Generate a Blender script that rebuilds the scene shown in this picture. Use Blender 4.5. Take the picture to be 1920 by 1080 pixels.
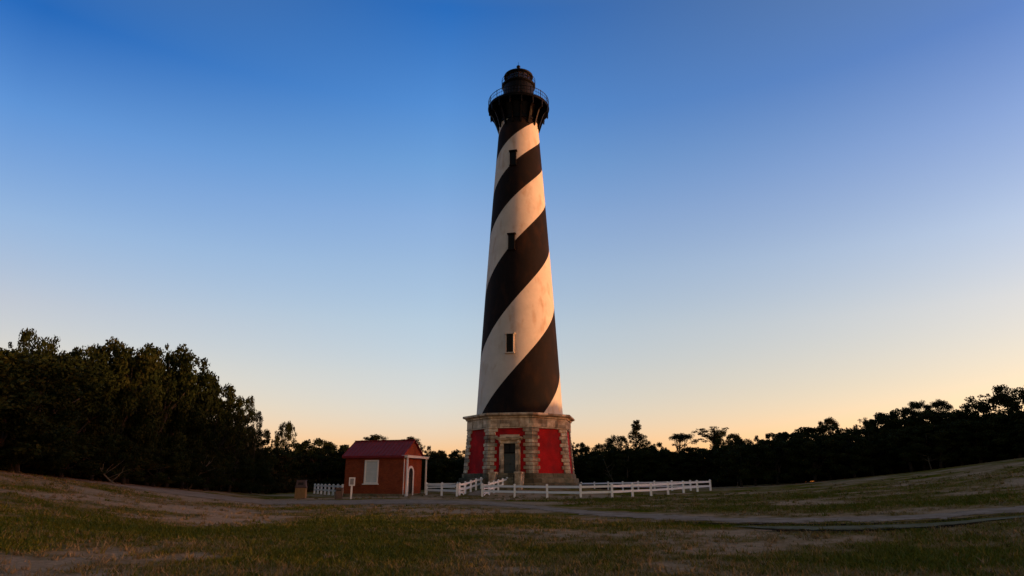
import bpy, bmesh, math, random
import numpy as np
from mathutils import Vector, Matrix, noise

R = math.radians
random.seed(7); rng = np.random.default_rng(7)
sc = bpy.context.scene
for o in list(bpy.data.objects): bpy.data.objects.remove(o)
COL = sc.collection

# ------------------------------------------------------------------ camera
PITCH = R(16.83); FPX = 1200.0; EYE = 1.6
cd = bpy.data.cameras.new('camera'); cam = bpy.data.objects.new('camera', cd); COL.objects.link(cam)
cd.sensor_width = 36; cd.lens = 22.5; cd.clip_start = 0.1; cd.clip_end = 8000
cam.location = (0, 0, EYE); cam.rotation_euler = (R(90)+PITCH, 0, 0); sc.camera = cam
sc.view_settings.view_transform = 'Standard'; sc.view_settings.look = 'None'
sc.view_settings.gamma = 1; sc.view_settings.use_curve_mapping = False
sc.view_settings.exposure = 1.0

# ------------------------------------------------------------------ world
SUN_EL = R(2.6); SUN_ROT = R(99)
w = bpy.data.worlds.new("World"); sc.world = w; w.use_nodes = True
nt = w.node_tree; N = nt.nodes; L = nt.links
sky = N.new('ShaderNodeTexSky'); sky.sky_type = 'NISHITA'; sky.sun_disc = False
sky.sun_elevation = SUN_EL; sky.sun_rotation = SUN_ROT
sky.air_density = 1; sky.dust_density = .3; sky.ozone_density = 3
def wmath(op, a, b=None, clamp=False):
    n = N.new('ShaderNodeMath'); n.operation = op; n.use_clamp = clamp
    for i, v in enumerate((a, b)):
        if v is None: continue
        if isinstance(v, (int, float)): n.inputs[i].default_value = v
        else: L.new(v, n.inputs[i])
    return n.outputs[0]
tc = N.new('ShaderNodeTexCoord'); sx = N.new('ShaderNodeSeparateXYZ'); L.new(tc.outputs['Generated'], sx.inputs[0])
elv = wmath('DIVIDE', wmath('ARCSINE', sx.outputs[2]), math.pi/2)
az = wmath('DIVIDE', sx.outputs[0], wmath('SQRT', wmath('ADD', wmath('ADD', wmath('MULTIPLY', sx.outputs[0], sx.outputs[0]),
     wmath('MULTIPLY', sx.outputs[1], sx.outputs[1])), .02)))
def ramp(stops):
    n = N.new('ShaderNodeValToRGB'); cr = n.color_ramp; cr.interpolation = 'B_SPLINE' if False else 'LINEAR'
    while len(cr.elements) > 1: cr.elements.remove(cr.elements[-1])
    for i, (e, c) in enumerate(stops):
        el = cr.elements[0] if i == 0 else cr.elements.new(e/90)
        el.position = e/90; el.color = (c[0]/5, c[1]/5, c[2]/5, 1)
    L.new(elv, n.inputs[0]); return n.outputs[0]
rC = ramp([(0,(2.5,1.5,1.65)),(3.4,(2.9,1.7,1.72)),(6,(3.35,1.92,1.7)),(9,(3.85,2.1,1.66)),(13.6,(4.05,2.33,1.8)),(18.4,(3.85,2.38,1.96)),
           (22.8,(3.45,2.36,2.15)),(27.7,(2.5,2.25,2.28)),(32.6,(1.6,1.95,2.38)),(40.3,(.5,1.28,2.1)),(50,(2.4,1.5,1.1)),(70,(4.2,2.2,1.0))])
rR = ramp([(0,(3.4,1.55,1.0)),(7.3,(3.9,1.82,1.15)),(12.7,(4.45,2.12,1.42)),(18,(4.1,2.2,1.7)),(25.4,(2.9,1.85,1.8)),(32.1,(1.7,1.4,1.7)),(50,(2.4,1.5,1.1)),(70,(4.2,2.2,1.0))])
rL = ramp([(0,(2.6,1.25,.9)),(8,(3.1,1.5,1.05)),(12.5,(3.05,1.52,1.15)),(18.3,(2.42,1.58,1.42)),(25.9,(1.25,1.32,1.58)),(32.6,(.27,.77,1.36)),(50,(2.0,1.3,1.0)),(70,(4.2,2.2,1.0))])  # highest stops, above the view, warmed to take blue out of the shade
def wmix(f, a, b):
    n = N.new('ShaderNodeMix'); n.data_type = 'RGBA'; L.new(f, n.inputs[0]); L.new(a, n.inputs[6]); L.new(b, n.inputs[7]); return n.outputs[2]
t1 = wmath('DIVIDE', wmath('ADD', az, .65), .53, True); t2 = wmath('DIVIDE', wmath('ADD', az, .12), .77, True)
gain = wmix(t2, wmix(t1, rL, rC), rR)
vm = N.new('ShaderNodeVectorMath'); vm.operation = 'MULTIPLY'; L.new(sky.outputs[0], vm.inputs[0]); L.new(gain, vm.inputs[1])
# brighter, warmer glow low in the sky round the setting sun
ga = wmath('MULTIPLY', wmath('DIVIDE', wmath('SUBTRACT', az, .66), .3, True), wmath('SUBTRACT', 1.0, wmath('DIVIDE', elv, .3), True))
wg = N.new('ShaderNodeMix'); wg.data_type = 'RGBA'; L.new(ga, wg.inputs[0]); wg.inputs[6].default_value = (1,1,1,1); wg.inputs[7].default_value = (2.8,1.9,1.2,1)
vg = N.new('ShaderNodeVectorMath'); vg.operation = 'MULTIPLY'; L.new(vm.outputs[0], vg.inputs[0]); L.new(wg.outputs[2], vg.inputs[1]); vm = vg
# unseen sky behind the camera, warm tint added to neutralise the blue shade
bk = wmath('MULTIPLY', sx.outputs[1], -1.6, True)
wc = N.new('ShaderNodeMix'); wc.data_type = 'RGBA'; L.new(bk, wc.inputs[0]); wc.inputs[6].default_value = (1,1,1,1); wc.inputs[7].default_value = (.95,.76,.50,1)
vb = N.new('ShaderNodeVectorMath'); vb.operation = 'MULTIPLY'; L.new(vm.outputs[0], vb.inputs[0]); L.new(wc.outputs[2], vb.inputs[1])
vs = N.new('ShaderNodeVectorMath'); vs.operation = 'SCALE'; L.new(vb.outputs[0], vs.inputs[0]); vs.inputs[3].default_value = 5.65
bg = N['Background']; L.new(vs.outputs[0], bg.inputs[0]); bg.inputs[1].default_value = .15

# ------------------------------------------------------------------ sun
sl = bpy.data.lights.new('sun', 'SUN'); sl.energy = 3.0; sl.angle = R(.8); sl.color = (1.0, .45, .165)
so = bpy.data.objects.new('sun', sl); COL.objects.link(so)
sdir = Vector((math.sin(SUN_ROT)*math.cos(SUN_EL), math.cos(SUN_ROT)*math.cos(SUN_EL), math.sin(SUN_EL)))
so.rotation_euler = sdir.to_track_quat('Z', 'Y').to_euler(); so.location = (200, 0, 100)

# ------------------------------------------------------------------ helpers
def tag(o, label=None, cat=None, group=None, kind=None):
    if label: o['label'] = label
    if cat: o['category'] = cat
    if group: o['group'] = group
    if kind: o['kind'] = kind
    return o
class MB:
    def __init__(s): s.v = []; s.f = []; s.m = []
    def add(s, vs, fs, mi=0):
        n = len(s.v); s.v += [tuple(v) for v in vs]; s.f += [tuple(i+n for i in f) for f in fs]; s.m += [mi]*len(fs)
    def box(s, c, d, rz=0, mi=0, M=None):
        vs = []
        for z in (-.5, .5):
            for x, y in ((-.5,-.5), (.5,-.5), (.5,.5), (-.5,.5)):
                px, py = x*d[0], y*d[1]
                vs.append((c[0]+px*math.cos(rz)-py*math.sin(rz), c[1]+px*math.sin(rz)+py*math.cos(rz), c[2]+z*d[2]))
        s.add(vs, [(3,2,1,0),(4,5,6,7),(0,1,5,4),(1,2,6,5),(2,3,7,6),(3,0,4,7)], mi)
    def prism(s, poly, z0, z1, mi=0, poly2=None):
        n = len(poly); p2 = poly2 or poly
        vs = [(x, y, z0) for x, y in poly]+[(x, y, z1) for x, y in p2]
        s.add(vs, [tuple(range(n-1,-1,-1)), tuple(range(n,2*n))]+[(i,(i+1)%n,n+(i+1)%n,n+i) for i in range(n)], mi)
    def rings(s, rings, close=True, cap=True, mi=0):   # rings: list of lists of points
        n = len(rings[0]); vs = [p for r in rings for p in r]; fs = []
        for k in range(len(rings)-1):
            for i in range(n if close else n-1):
                j = (i+1) % n; fs.append((k*n+i, k*n+j, (k+1)*n+j, (k+1)*n+i))
        if cap: fs += [tuple(range(n-1,-1,-1)), tuple((len(rings)-1)*n+i for i in range(n))]
        s.add(vs, fs, mi)
    def lathe(s, prof, n=48, c=(0,0), ph=0, cap=True, mi=0):
        s.rings([[(c[0]+r*math.sin(2*math.pi*i/n+ph), c[1]-r*math.cos(2*math.pi*i/n+ph), z) for i in range(n)] for r, z in prof], True, cap, mi)
    def tube(s, a, b, r0, r1=None, n=8, mi=0):
        a = Vector(a); b = Vector(b); r1 = r0 if r1 is None else r1; d = (b-a)
        if d.length < 1e-6: return
        q = d.to_track_quat('Z', 'Y'); X = q @ Vector((1,0,0)); Y = q @ Vector((0,1,0))
        s.rings([[p+(X*math.cos(t)+Y*math.sin(t))*r for t in [2*math.pi*i/n for i in range(n)]] for p, r in ((a, r0), (b, r1))], mi=mi)
    def path(s, pts, rs, n=7, mi=0):
        rg = []
        for i, p in enumerate(pts):
            d = (Vector(pts[min(i+1,len(pts)-1)])-Vector(pts[max(i-1,0)])).normalized()
            q = d.to_track_quat('Z', 'Y'); X = q @ Vector((1,0,0)); Y = q @ Vector((0,1,0))
            rg.append([Vector(p)+(X*math.cos(t)+Y*math.sin(t))*rs[i] for t in [2*math.pi*k/n for k in range(n)]])
        s.rings(rg, mi=mi)
    def bar(s, a, b, wd, ht, mi=0):       # rectangular bar along a-b, wd horizontal, ht vertical
        a = Vector(a); b = Vector(b); d = (b-a).normalized(); side = Vector((-d.y, d.x, 0)).normalized()*wd/2; up = side.cross(d).normalized()*ht/2*-1
        if up.z < 0: up = -up
        s.rings([[p-side-up, p+side-up, p+side+up, p-side+up] for p in (a, b)], mi=mi)
    def mesh(s, name, mats, smooth=False):
        me = bpy.data.meshes.new(name); me.from_pydata(s.v, [], s.f); me.update()
        for m in (mats if isinstance(mats, (list, tuple)) else [mats]): me.materials.append(m)
        if any(s.m): me.polygons.foreach_set('material_index', s.m)
        bm = bmesh.new(); bm.from_mesh(me); bmesh.ops.recalc_face_normals(bm, faces=bm.faces); bm.to_mesh(me); bm.free()
        if smooth: me.polygons.foreach_set('use_smooth', [True]*len(me.polygons)); me.update()
        return me
    def build(s, name, mats, parent=None, smooth=False, bevel=0):
        o = bpy.data.objects.new(name, s.mesh(name, mats, smooth)); COL.objects.link(o)
        if parent: o.parent = parent
        if bevel:
            b = o.modifiers.new('b', 'BEVEL'); b.width = bevel; b.segments = 2; b.limit_method = 'ANGLE'
        return o
def empty(name, loc, rz=0):
    o = bpy.data.objects.new(name, None); COL.objects.link(o); o.location = loc; o.rotation_euler = (0,0,rz); return o

def npmesh(name, verts, faces, mat, uvattr=None):
    me = bpy.data.meshes.new(name); nv = len(verts); nf, k = faces.shape
    me.vertices.add(nv); me.vertices.foreach_set('co', verts.astype(np.float32).ravel())
    me.loops.add(nf*k); me.loops.foreach_set('vertex_index', faces.astype(np.int32).ravel())
    me.polygons.add(nf); me.polygons.foreach_set('loop_start', (np.arange(nf)*k).astype(np.int32))
    me.polygons.foreach_set('loop_total', np.full(nf, k, np.int32))
    if uvattr:
        for nm, arr in uvattr.items():
            a = me.attributes.new(nm, 'FLOAT', 'POINT'); a.data.foreach_set('value', arr.astype(np.float32))
    me.update(calc_edges=True); me.materials.append(mat); return me

# ------------------------------------------------------------------ materials
def mat(name, col, rough=.8, var=.25, scale=1.0, bump=.0, bscale=20, col2=None, metal=0, spec=.5, detail=6, stain=None, coord='Object', stretch=(1,1,1), edge=False, blocks=None):
    m = bpy.data.materials.new(name); m.use_nodes = True; t = m.node_tree; p = t.nodes['Principled BSDF']
    p.inputs['Roughness'].default_value = rough; p.inputs['Metallic'].default_value = metal; p.inputs['Specular IOR Level'].default_value = spec
    tcn = t.nodes.new('ShaderNodeTexCoord'); mp = t.nodes.new('ShaderNodeMapping'); t.links.new(tcn.outputs[coord], mp.inputs[0])
    mp.inputs['Scale'].default_value = stretch
    n = t.nodes.new('ShaderNodeTexNoise'); n.inputs['Scale'].default_value = scale; n.inputs['Detail'].default_value = detail; n.inputs['Roughness'].default_value = .65
    t.links.new(mp.outputs[0], n.inputs[0])
    r = t.nodes.new('ShaderNodeValToRGB'); c2 = col2 or tuple(c*(1-var) for c in col)
    r.color_ramp.elements[0].position = .35; r.color_ramp.elements[1].position = .65
    r.color_ramp.elements[0].color = (*c2, 1); r.color_ramp.elements[1].color = (*col, 1)
    t.links.new(n.outputs[0], r.inputs[0]); out = r.outputs[0]
    if stain:
        n2 = t.nodes.new('ShaderNodeTexNoise'); n2.inputs['Scale'].default_value = stain[1]; n2.inputs['Detail'].default_value = 8
        mp2 = t.nodes.new('ShaderNodeMapping'); mp2.inputs['Scale'].default_value = stain[4]; t.links.new(tcn.outputs[coord], mp2.inputs[0]); t.links.new(mp2.outputs[0], n2.inputs[0])
        mr = t.nodes.new('ShaderNodeMapRange'); mr.inputs[1].default_value = stain[2]; mr.inputs[2].default_value = stain[3]; t.links.new(n2.outputs[0], mr.inputs[0])
        mx = t.nodes.new('ShaderNodeMix'); mx.data_type = 'RGBA'; t.links.new(mr.outputs[0], mx.inputs[0]); t.links.new(out, mx.inputs[6]); mx.inputs[7].default_value = (*stain[0], 1); out = mx.outputs[2]
    if blocks:                                   # every cut stone has its own shade
        sn = t.nodes.new('ShaderNodeVectorMath'); sn.operation = 'SNAP'; sn.inputs[1].default_value = blocks; of = t.nodes.new('ShaderNodeVectorMath'); of.operation = 'ADD'; of.inputs[1].default_value = (.13,.21,.085)
        t.links.new(tcn.outputs[coord], of.inputs[0]); t.links.new(of.outputs[0], sn.inputs[0]); wn = t.nodes.new('ShaderNodeTexWhiteNoise'); t.links.new(sn.outputs[0], wn.inputs[0])
        mb_ = t.nodes.new('ShaderNodeMapRange'); mb_.inputs[3].default_value = .6; mb_.inputs[4].default_value = 1.45; t.links.new(wn.outputs[0], mb_.inputs[0])
        ss = t.nodes.new('ShaderNodeVectorMath'); ss.operation = 'SCALE'; t.links.new(out, ss.inputs[0]); t.links.new(mb_.outputs[0], ss.inputs[3]); out = ss.outputs[0]
    t.links.new(out, p.inputs['Base Color'])
    if edge:                                     # worn, broken borders
        ea = t.nodes.new('ShaderNodeAttribute'); ea.attribute_name = 'edge'; en = t.nodes.new('ShaderNodeTexNoise'); en.inputs['Scale'].default_value = 1.1; en.inputs['Detail'].default_value = 8; en.inputs['Roughness'].default_value = .7; t.links.new(tcn.outputs[coord], en.inputs[0])
        e1 = t.nodes.new('ShaderNodeMath'); e1.operation = 'MULTIPLY_ADD'; t.links.new(en.outputs[0], e1.inputs[0]); e1.inputs[1].default_value = 2.2; e1.inputs[2].default_value = -1.25
        e2 = t.nodes.new('ShaderNodeMath'); e2.operation = 'ADD'; t.links.new(e1.outputs[0], e2.inputs[0]); t.links.new(ea.outputs['Fac'], e2.inputs[1])
        e3 = t.nodes.new('ShaderNodeMapRange'); e3.inputs[1].default_value = .1; e3.inputs[2].default_value = .3; t.links.new(e2.outputs[0], e3.inputs[0]); t.links.new(e3.outputs[0], p.inputs['Alpha'])
    if bump:
        nb = t.nodes.new('ShaderNodeTexNoise'); nb.inputs['Scale'].default_value = bscale; nb.inputs['Detail'].default_value = 4; t.links.new(tcn.outputs[coord], nb.inputs[0])
        b = t.nodes.new('ShaderNodeBump'); b.inputs['Strength'].default_value = bump; b.inputs['Distance'].default_value = .05; t.links.new(nb.outputs[0], b.inputs['Height']); t.links.new(b.outputs[0], p.inputs['Normal'])
    return m
def brickmat(name, c1, c2, mortar, s=1.0, bw=.22, bh=.075, ms=.012, rough=.85, bump=.4, stain=None):
    m = bpy.data.materials.new(name); m.use_nodes = True; t = m.node_tree; p = t.nodes['Principled BSDF']; p.inputs['Roughness'].default_value = rough; p.inputs['Specular IOR Level'].default_value = .12
    g = t.nodes.new('ShaderNodeTexCoord')
    # brick runs along the horizontal direction of each face: u = dot(pos, tangent), v = z
    nrm = t.nodes.new('ShaderNodeNewGeometry'); cr = t.nodes.new('ShaderNodeVectorMath'); cr.operation = 'CROSS_PRODUCT'
    vt = t.nodes.new('ShaderNodeVectorTransform'); vt.vector_type = 'NORMAL'; vt.convert_from = 'WORLD'; vt.convert_to = 'OBJECT'; t.links.new(nrm.outputs['True Normal'], vt.inputs[0])
    t.links.new(vt.outputs[0], cr.inputs[0]); cr.inputs[1].default_value = (0,0,1)
    nm = t.nodes.new('ShaderNodeVectorMath'); nm.operation = 'NORMALIZE'; t.links.new(cr.outputs[0], nm.inputs[0])
    dt = t.nodes.new('ShaderNodeVectorMath'); dt.operation = 'DOT_PRODUCT'; t.links.new(nm.outputs[0], dt.inputs[0]); t.links.new(g.outputs['Object'], dt.inputs[1])
    sp = t.nodes.new('ShaderNodeSeparateXYZ'); t.links.new(g.outputs['Object'], sp.inputs[0]); cb = t.nodes.new('ShaderNodeCombineXYZ')
    t.links.new(dt.outputs['Value'], cb.inputs[0]); t.links.new(sp.outputs[2], cb.inputs[1])
    br = t.nodes.new('ShaderNodeTexBrick'); br.inputs['Scale'].default_value = s; br.inputs['Brick Width'].default_value = bw; br.inputs['Row Height'].default_value = bh; br.inputs['Mortar Size'].default_value = ms
    br.inputs['Color1'].default_value = (*c1, 1); br.inputs['Color2'].default_value = (*c2, 1); br.inputs['Mortar'].default_value = (*mortar, 1); t.links.new(cb.outputs[0], br.inputs[0])
    n = t.nodes.new('ShaderNodeTexNoise'); n.inputs['Scale'].default_value = .9; n.inputs['Detail'].default_value = 8; t.links.new(g.outputs['Object'], n.inputs[0])
    mr = t.nodes.new('ShaderNodeMapRange'); mr.inputs[1].default_value = .3; mr.inputs[2].default_value = .7; mr.inputs[3].default_value = .65; mr.inputs[4].default_value = 1.2; t.links.new(n.outputs[0], mr.inputs[0])
    mu = t.nodes.new('ShaderNodeVectorMath'); mu.operation = 'SCALE'; t.links.new(br.outputs[0], mu.inputs[0]); t.links.new(mr.outputs[0], mu.inputs[3]); out = mu.outputs[0]
    if stain:
        n2 = t.nodes.new('ShaderNodeTexNoise'); n2.inputs['Scale'].default_value = stain[1]; n2.inputs['Detail'].default_value = 8; t.links.new(g.outputs['Object'], n2.inputs[0])
        m2 = t.nodes.new('ShaderNodeMapRange'); m2.inputs[1].default_value = stain[2]; m2.inputs[2].default_value = stain[3]; t.links.new(n2.outputs[0], m2.inputs[0])
        mx = t.nodes.new('ShaderNodeMix'); mx.data_type = 'RGBA'; t.links.new(m2.outputs[0], mx.inputs[0]); t.links.new(out, mx.inputs[6]); mx.inputs[7].default_value = (*stain[0], 1); out = mx.outputs[2]
    t.links.new(out, p.inputs['Base Color'])
    b = t.nodes.new('ShaderNodeBump'); b.inputs['Strength'].default_value = bump; b.inputs['Distance'].default_value = .01; b.invert = True
    t.links.new(br.outputs['Fac'], b.inputs['Height']); t.links.new(b.outputs[0], p.inputs['Normal'])
    return m

M_white = mat('white_paint_brick', (.45,.44,.40), .8, scale=.5, var=.14, bump=.25, bscale=3, stain=((.30,.235,.165), 1.0, .53, .78, (1,1,.45)))
M_black = mat('black_paint_brick', (.0068,.0052,.0056), .8, var=.3, scale=.6, bump=.2, bscale=3, spec=.1, stain=((.020,.010,.006), .9, .50, .8, (1,1,.5)))
M_iron = mat('black_iron', (.0013,.0016,.0024), .5, scale=3, spec=.09)
M_redbrick = brickmat('red_painted_brick', (.60,.013,.014), (.48,.011,.012), (.28,.010,.010), ms=.012, bump=.5, stain=((.13,.014,.016), .55, .45, .75))
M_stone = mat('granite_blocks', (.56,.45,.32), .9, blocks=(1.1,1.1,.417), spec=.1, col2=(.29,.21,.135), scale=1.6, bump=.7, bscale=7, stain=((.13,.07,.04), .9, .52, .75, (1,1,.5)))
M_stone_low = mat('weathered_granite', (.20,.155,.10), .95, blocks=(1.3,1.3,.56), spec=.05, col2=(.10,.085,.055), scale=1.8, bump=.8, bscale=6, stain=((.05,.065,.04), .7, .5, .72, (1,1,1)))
M_door = mat('dull_green_door', (.035,.045,.042), .6, scale=4)
M_dark = mat('dark_void', (.006,.006,.007), .6, scale=2, spec=.3)
M_glass = bpy.data.materials.new('dark_glass'); M_glass.use_nodes = True
_p = M_glass.node_tree.nodes['Principled BSDF']; _p.inputs['Base Color'].default_value = (.008,.007,.006,1); _p.inputs['Roughness'].default_value = .2; _p.inputs['Specular IOR Level'].default_value = .08
M_lens = bpy.data.materials.new('lantern_glass'); M_lens.use_nodes = True
_p = M_lens.node_tree.nodes['Principled BSDF']; _p.inputs['Base Color'].default_value = (.03,.03,.045,1); _p.inputs['Roughness'].default_value = .15; _p.inputs['Specular IOR Level'].default_value = .8; _p.inputs['Alpha'].default_value = .4
M_hut = brickmat('hut_red_brick', (.33,.062,.020), (.21,.034,.013), (.17,.075,.045), ms=.010, bump=.4, stain=((.10,.030,.012), .9, .5, .8))
M_roof = mat('red_metal_roof', (.21,.015,.018), .55, var=.3, scale=1.2, spec=.3)
M_trim = mat('white_trim', (.78,.74,.71), .6, var=.12, scale=4)
M_pane = mat('pale_window_board', (.58,.62,.62), .45, var=.12, scale=1.5)
M_fence = mat('white_fence_vinyl', (.82,.80,.79), .55, var=.12, scale=6)
M_bark = mat('bark', (.03,.024,.018), .95, var=.5, scale=6, bump=.8, bscale=25)
M_barkpale = mat('pale_dead_bark', (.10,.085,.065), .95, var=.4, scale=6)
M_binwood = mat('tan_wood_slats', (.24,.145,.055), .8, var=.4, scale=9, stretch=(1,1,.2))
M_binlid = mat('dark_brown_lid', (.055,.03,.03), .6, scale=5)
M_brown = mat('brown_bin_metal', (.10,.062,.045), .7, scale=5)
M_signface = mat('grey_notice_sheet', (.25,.24,.25), .6, scale=20)

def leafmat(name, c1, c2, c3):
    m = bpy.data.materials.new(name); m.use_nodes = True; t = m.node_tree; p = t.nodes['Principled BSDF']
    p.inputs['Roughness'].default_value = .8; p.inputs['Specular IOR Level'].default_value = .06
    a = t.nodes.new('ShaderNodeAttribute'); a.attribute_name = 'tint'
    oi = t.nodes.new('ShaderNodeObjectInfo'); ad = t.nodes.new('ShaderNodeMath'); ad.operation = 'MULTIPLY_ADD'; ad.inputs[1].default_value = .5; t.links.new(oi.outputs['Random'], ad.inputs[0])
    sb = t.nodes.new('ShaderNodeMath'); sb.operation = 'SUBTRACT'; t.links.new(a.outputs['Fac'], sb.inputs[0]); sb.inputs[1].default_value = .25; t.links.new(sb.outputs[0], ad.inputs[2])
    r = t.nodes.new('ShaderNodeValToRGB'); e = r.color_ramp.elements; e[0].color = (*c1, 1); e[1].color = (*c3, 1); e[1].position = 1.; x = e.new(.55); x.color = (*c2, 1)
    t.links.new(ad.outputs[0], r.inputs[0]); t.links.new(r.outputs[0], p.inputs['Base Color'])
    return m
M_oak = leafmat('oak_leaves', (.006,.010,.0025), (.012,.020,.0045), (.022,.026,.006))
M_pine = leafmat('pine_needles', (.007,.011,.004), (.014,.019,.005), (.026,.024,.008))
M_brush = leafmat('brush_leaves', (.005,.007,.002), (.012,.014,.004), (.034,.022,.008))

# ------------------------------------------------------------------ terrain
CP, SP = math.cos(PITCH), math.sin(PITCH)
def pixdir(px, py):
    cx = px-960; cy = 540-py
    f = FPX*CP-cy*SP; z = cy*CP+FPX*SP; h = math.hypot(cx, f)
    return math.atan2(cx, f), z/h            # azimuth, slope (tan elevation)
# azimuth table of the tree line: (pixel x, base y, distance)
TL = [(0,881,57),(200,903,64),(400,920,80),(500,926,95),(620,921,112),(860,917,118),(1090,917,118),(1335,913,112),(1500,905,104),(1700,886,100),(1920,858,98)]
_az = []; _zt = []; _dt = []
for px, py, D in TL:
    a, s = pixdir(px, py); _az.append(a); _zt.append(EYE+D*s); _dt.append(D)
_az = [-math.pi, -1.9, -1.0]+_az+[1.0, 1.9, math.pi]
_zt = [0, 1.6, 2.3]+_zt+[4.3, 3.6, 0]
_dt = [80, 55, 52]+_dt+[98, 98, 80]
_az = np.array(_az); _zt = np.array(_zt); _dt = np.array(_dt, float)
TX, TY = .95, 81.0; TZ = 1.0
def gh(x, y):
    x = np.asarray(x, float); y = np.asarray(y, float)
    D = np.hypot(x, y); a = np.arctan2(x, y)
    zt = np.interp(a, _az, _zt); dt = np.interp(a, _az, _dt)
    u = np.clip((D-12)/(dt-12), 0, 1); u = u*u*(3-2*u)*.55+u*.45
    d2 = np.hypot(x-TX, y-TY); mound = (TZ-zt*u)*np.exp(-(d2/11.5)**4)
    far = np.clip((D-dt-60)/300, 0, 1)
    b = .035*np.sin(x*.31+1.3)*np.sin(y*.27+.4)+.02*np.sin(x*.9+y*.5)*np.sin(y*.8-x*.3)
    b = b*np.clip((D-4)/15, 0, 1)*np.clip(1.2-D/90, .2, 1)
    return zt*u*(1-far)+mound+b*(1-np.exp(-(d2/13)**4))
def g1(x, y): return float(gh(x, y))
def G(px, py, dmax=160):          # where the sight line through a pixel meets the ground
    a, s = pixdir(px, py); d = np.arange(3, dmax, .05)
    x = d*math.sin(a); y = d*math.cos(a); below = gh(x, y) >= EYE+d*s
    i = int(np.argmax(below)) if below.any() else len(d)-1
    return Vector((x[i], y[i], g1(x[i], y[i])))
def at(px, D):                    # ground point at pixel column and distance
    a, _ = pixdir(px, 905); x, y = D*math.sin(a), D*math.cos(a); return Vector((x, y, g1(x, y)))

def fbm(x, y, s, seed=0, o=4):
    x = np.asarray(x, float)*s+seed*17.3; y = np.asarray(y, float)*s-seed*9.1; out = 0; amp = 1; tot = 0
    for k in range(o):
        xi = np.floor(x).astype(int); yi = np.floor(y).astype(int); fx = x-xi; fy = y-yi; fx = fx*fx*(3-2*fx); fy = fy*fy*(3-2*fy)
        def hsh(i, j):
            n = (i*374761393+j*668265263+seed*974711+k*3571) & 0x7fffffff
            n = ((n ^ (n >> 13))*1274126177) & 0x7fffffff
            return (n & 0xffff)/65535.
        v = (hsh(xi,yi)*(1-fx)+hsh(xi+1,yi)*fx)*(1-fy)+(hsh(xi,yi+1)*(1-fx)+hsh(xi+1,yi+1)*fx)*fy
        out = out+v*amp; tot += amp; amp *= .55; x = x*2.03; y = y*2.03
    return out/tot
# cover: 0 bare sandy dirt, .5 dry brown grass, 1 green turf.  (pixel x, y, half width px, half height px, value)
BL = [(300,915,420,14,.24),(150,928,300,14,.14),(520,945,300,12,.10),(60,905,160,14,.36),(250,925,90,4,.75),(110,940,120,6,.7),(330,962,150,5,.6),(480,932,120,3,.6),(220,995,330,32,1.1),(600,1040,300,26,1.05),(780,1010,160,22,.35),(520,985,90,8,.9),(60,1050,110,22,.35),
      (700,975,120,10,.85),(960,975,90,16,.95),(1020,1000,190,22,.5),(1120,1025,200,25,.9),(1330,1035,140,14,.35),(1250,985,70,6,.9),(1380,998,90,7,.08),(1500,1008,120,8,.2),
      (1650,1040,260,22,.85),(1850,1060,120,14,.35),(1850,1015,120,14,.6),(1150,950,120,8,.75),(1300,958,150,8,.85),(1500,940,200,10,.62),(1600,955,200,8,.9),(1800,935,150,12,.9),
      (1800,890,160,14,.4),(1600,915,200,10,.45),(1400,925,120,7,.6),(1100,940,90,4,.95),(1250,935,100,5,.7),(820,938,120,5,.3),(560,925,60,6,.5),(880,970,100,10,.7),(480,1010,200,20,.8)]
_bl = []
for px, py, hw, hh, v in BL:
    c = G(px, py); e = G(px+hw, py); n = G(px, min(py+hh, 1079)); f = G(px, py-hh)
    _bl.append((c.x, c.y, max(1., (e-c).length), max(.8, abs(f.y-n.y)/2), v))
def cover(x, y):
    wsum = .10; vs = .10*.55
    for cx, cy, rx, ry, v in _bl:
        wt = np.exp(-(((x-cx)/rx)**2+((y-cy)/ry)**2)*1.3); wsum = wsum+wt; vs = vs+wt*v
    c = vs/wsum+.06
    return np.clip(c+(fbm(x, y, .25, 3)-.5)*1.35+(fbm(x, y, 1.1, 5)-.5)*.8, 0, 1)

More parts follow.
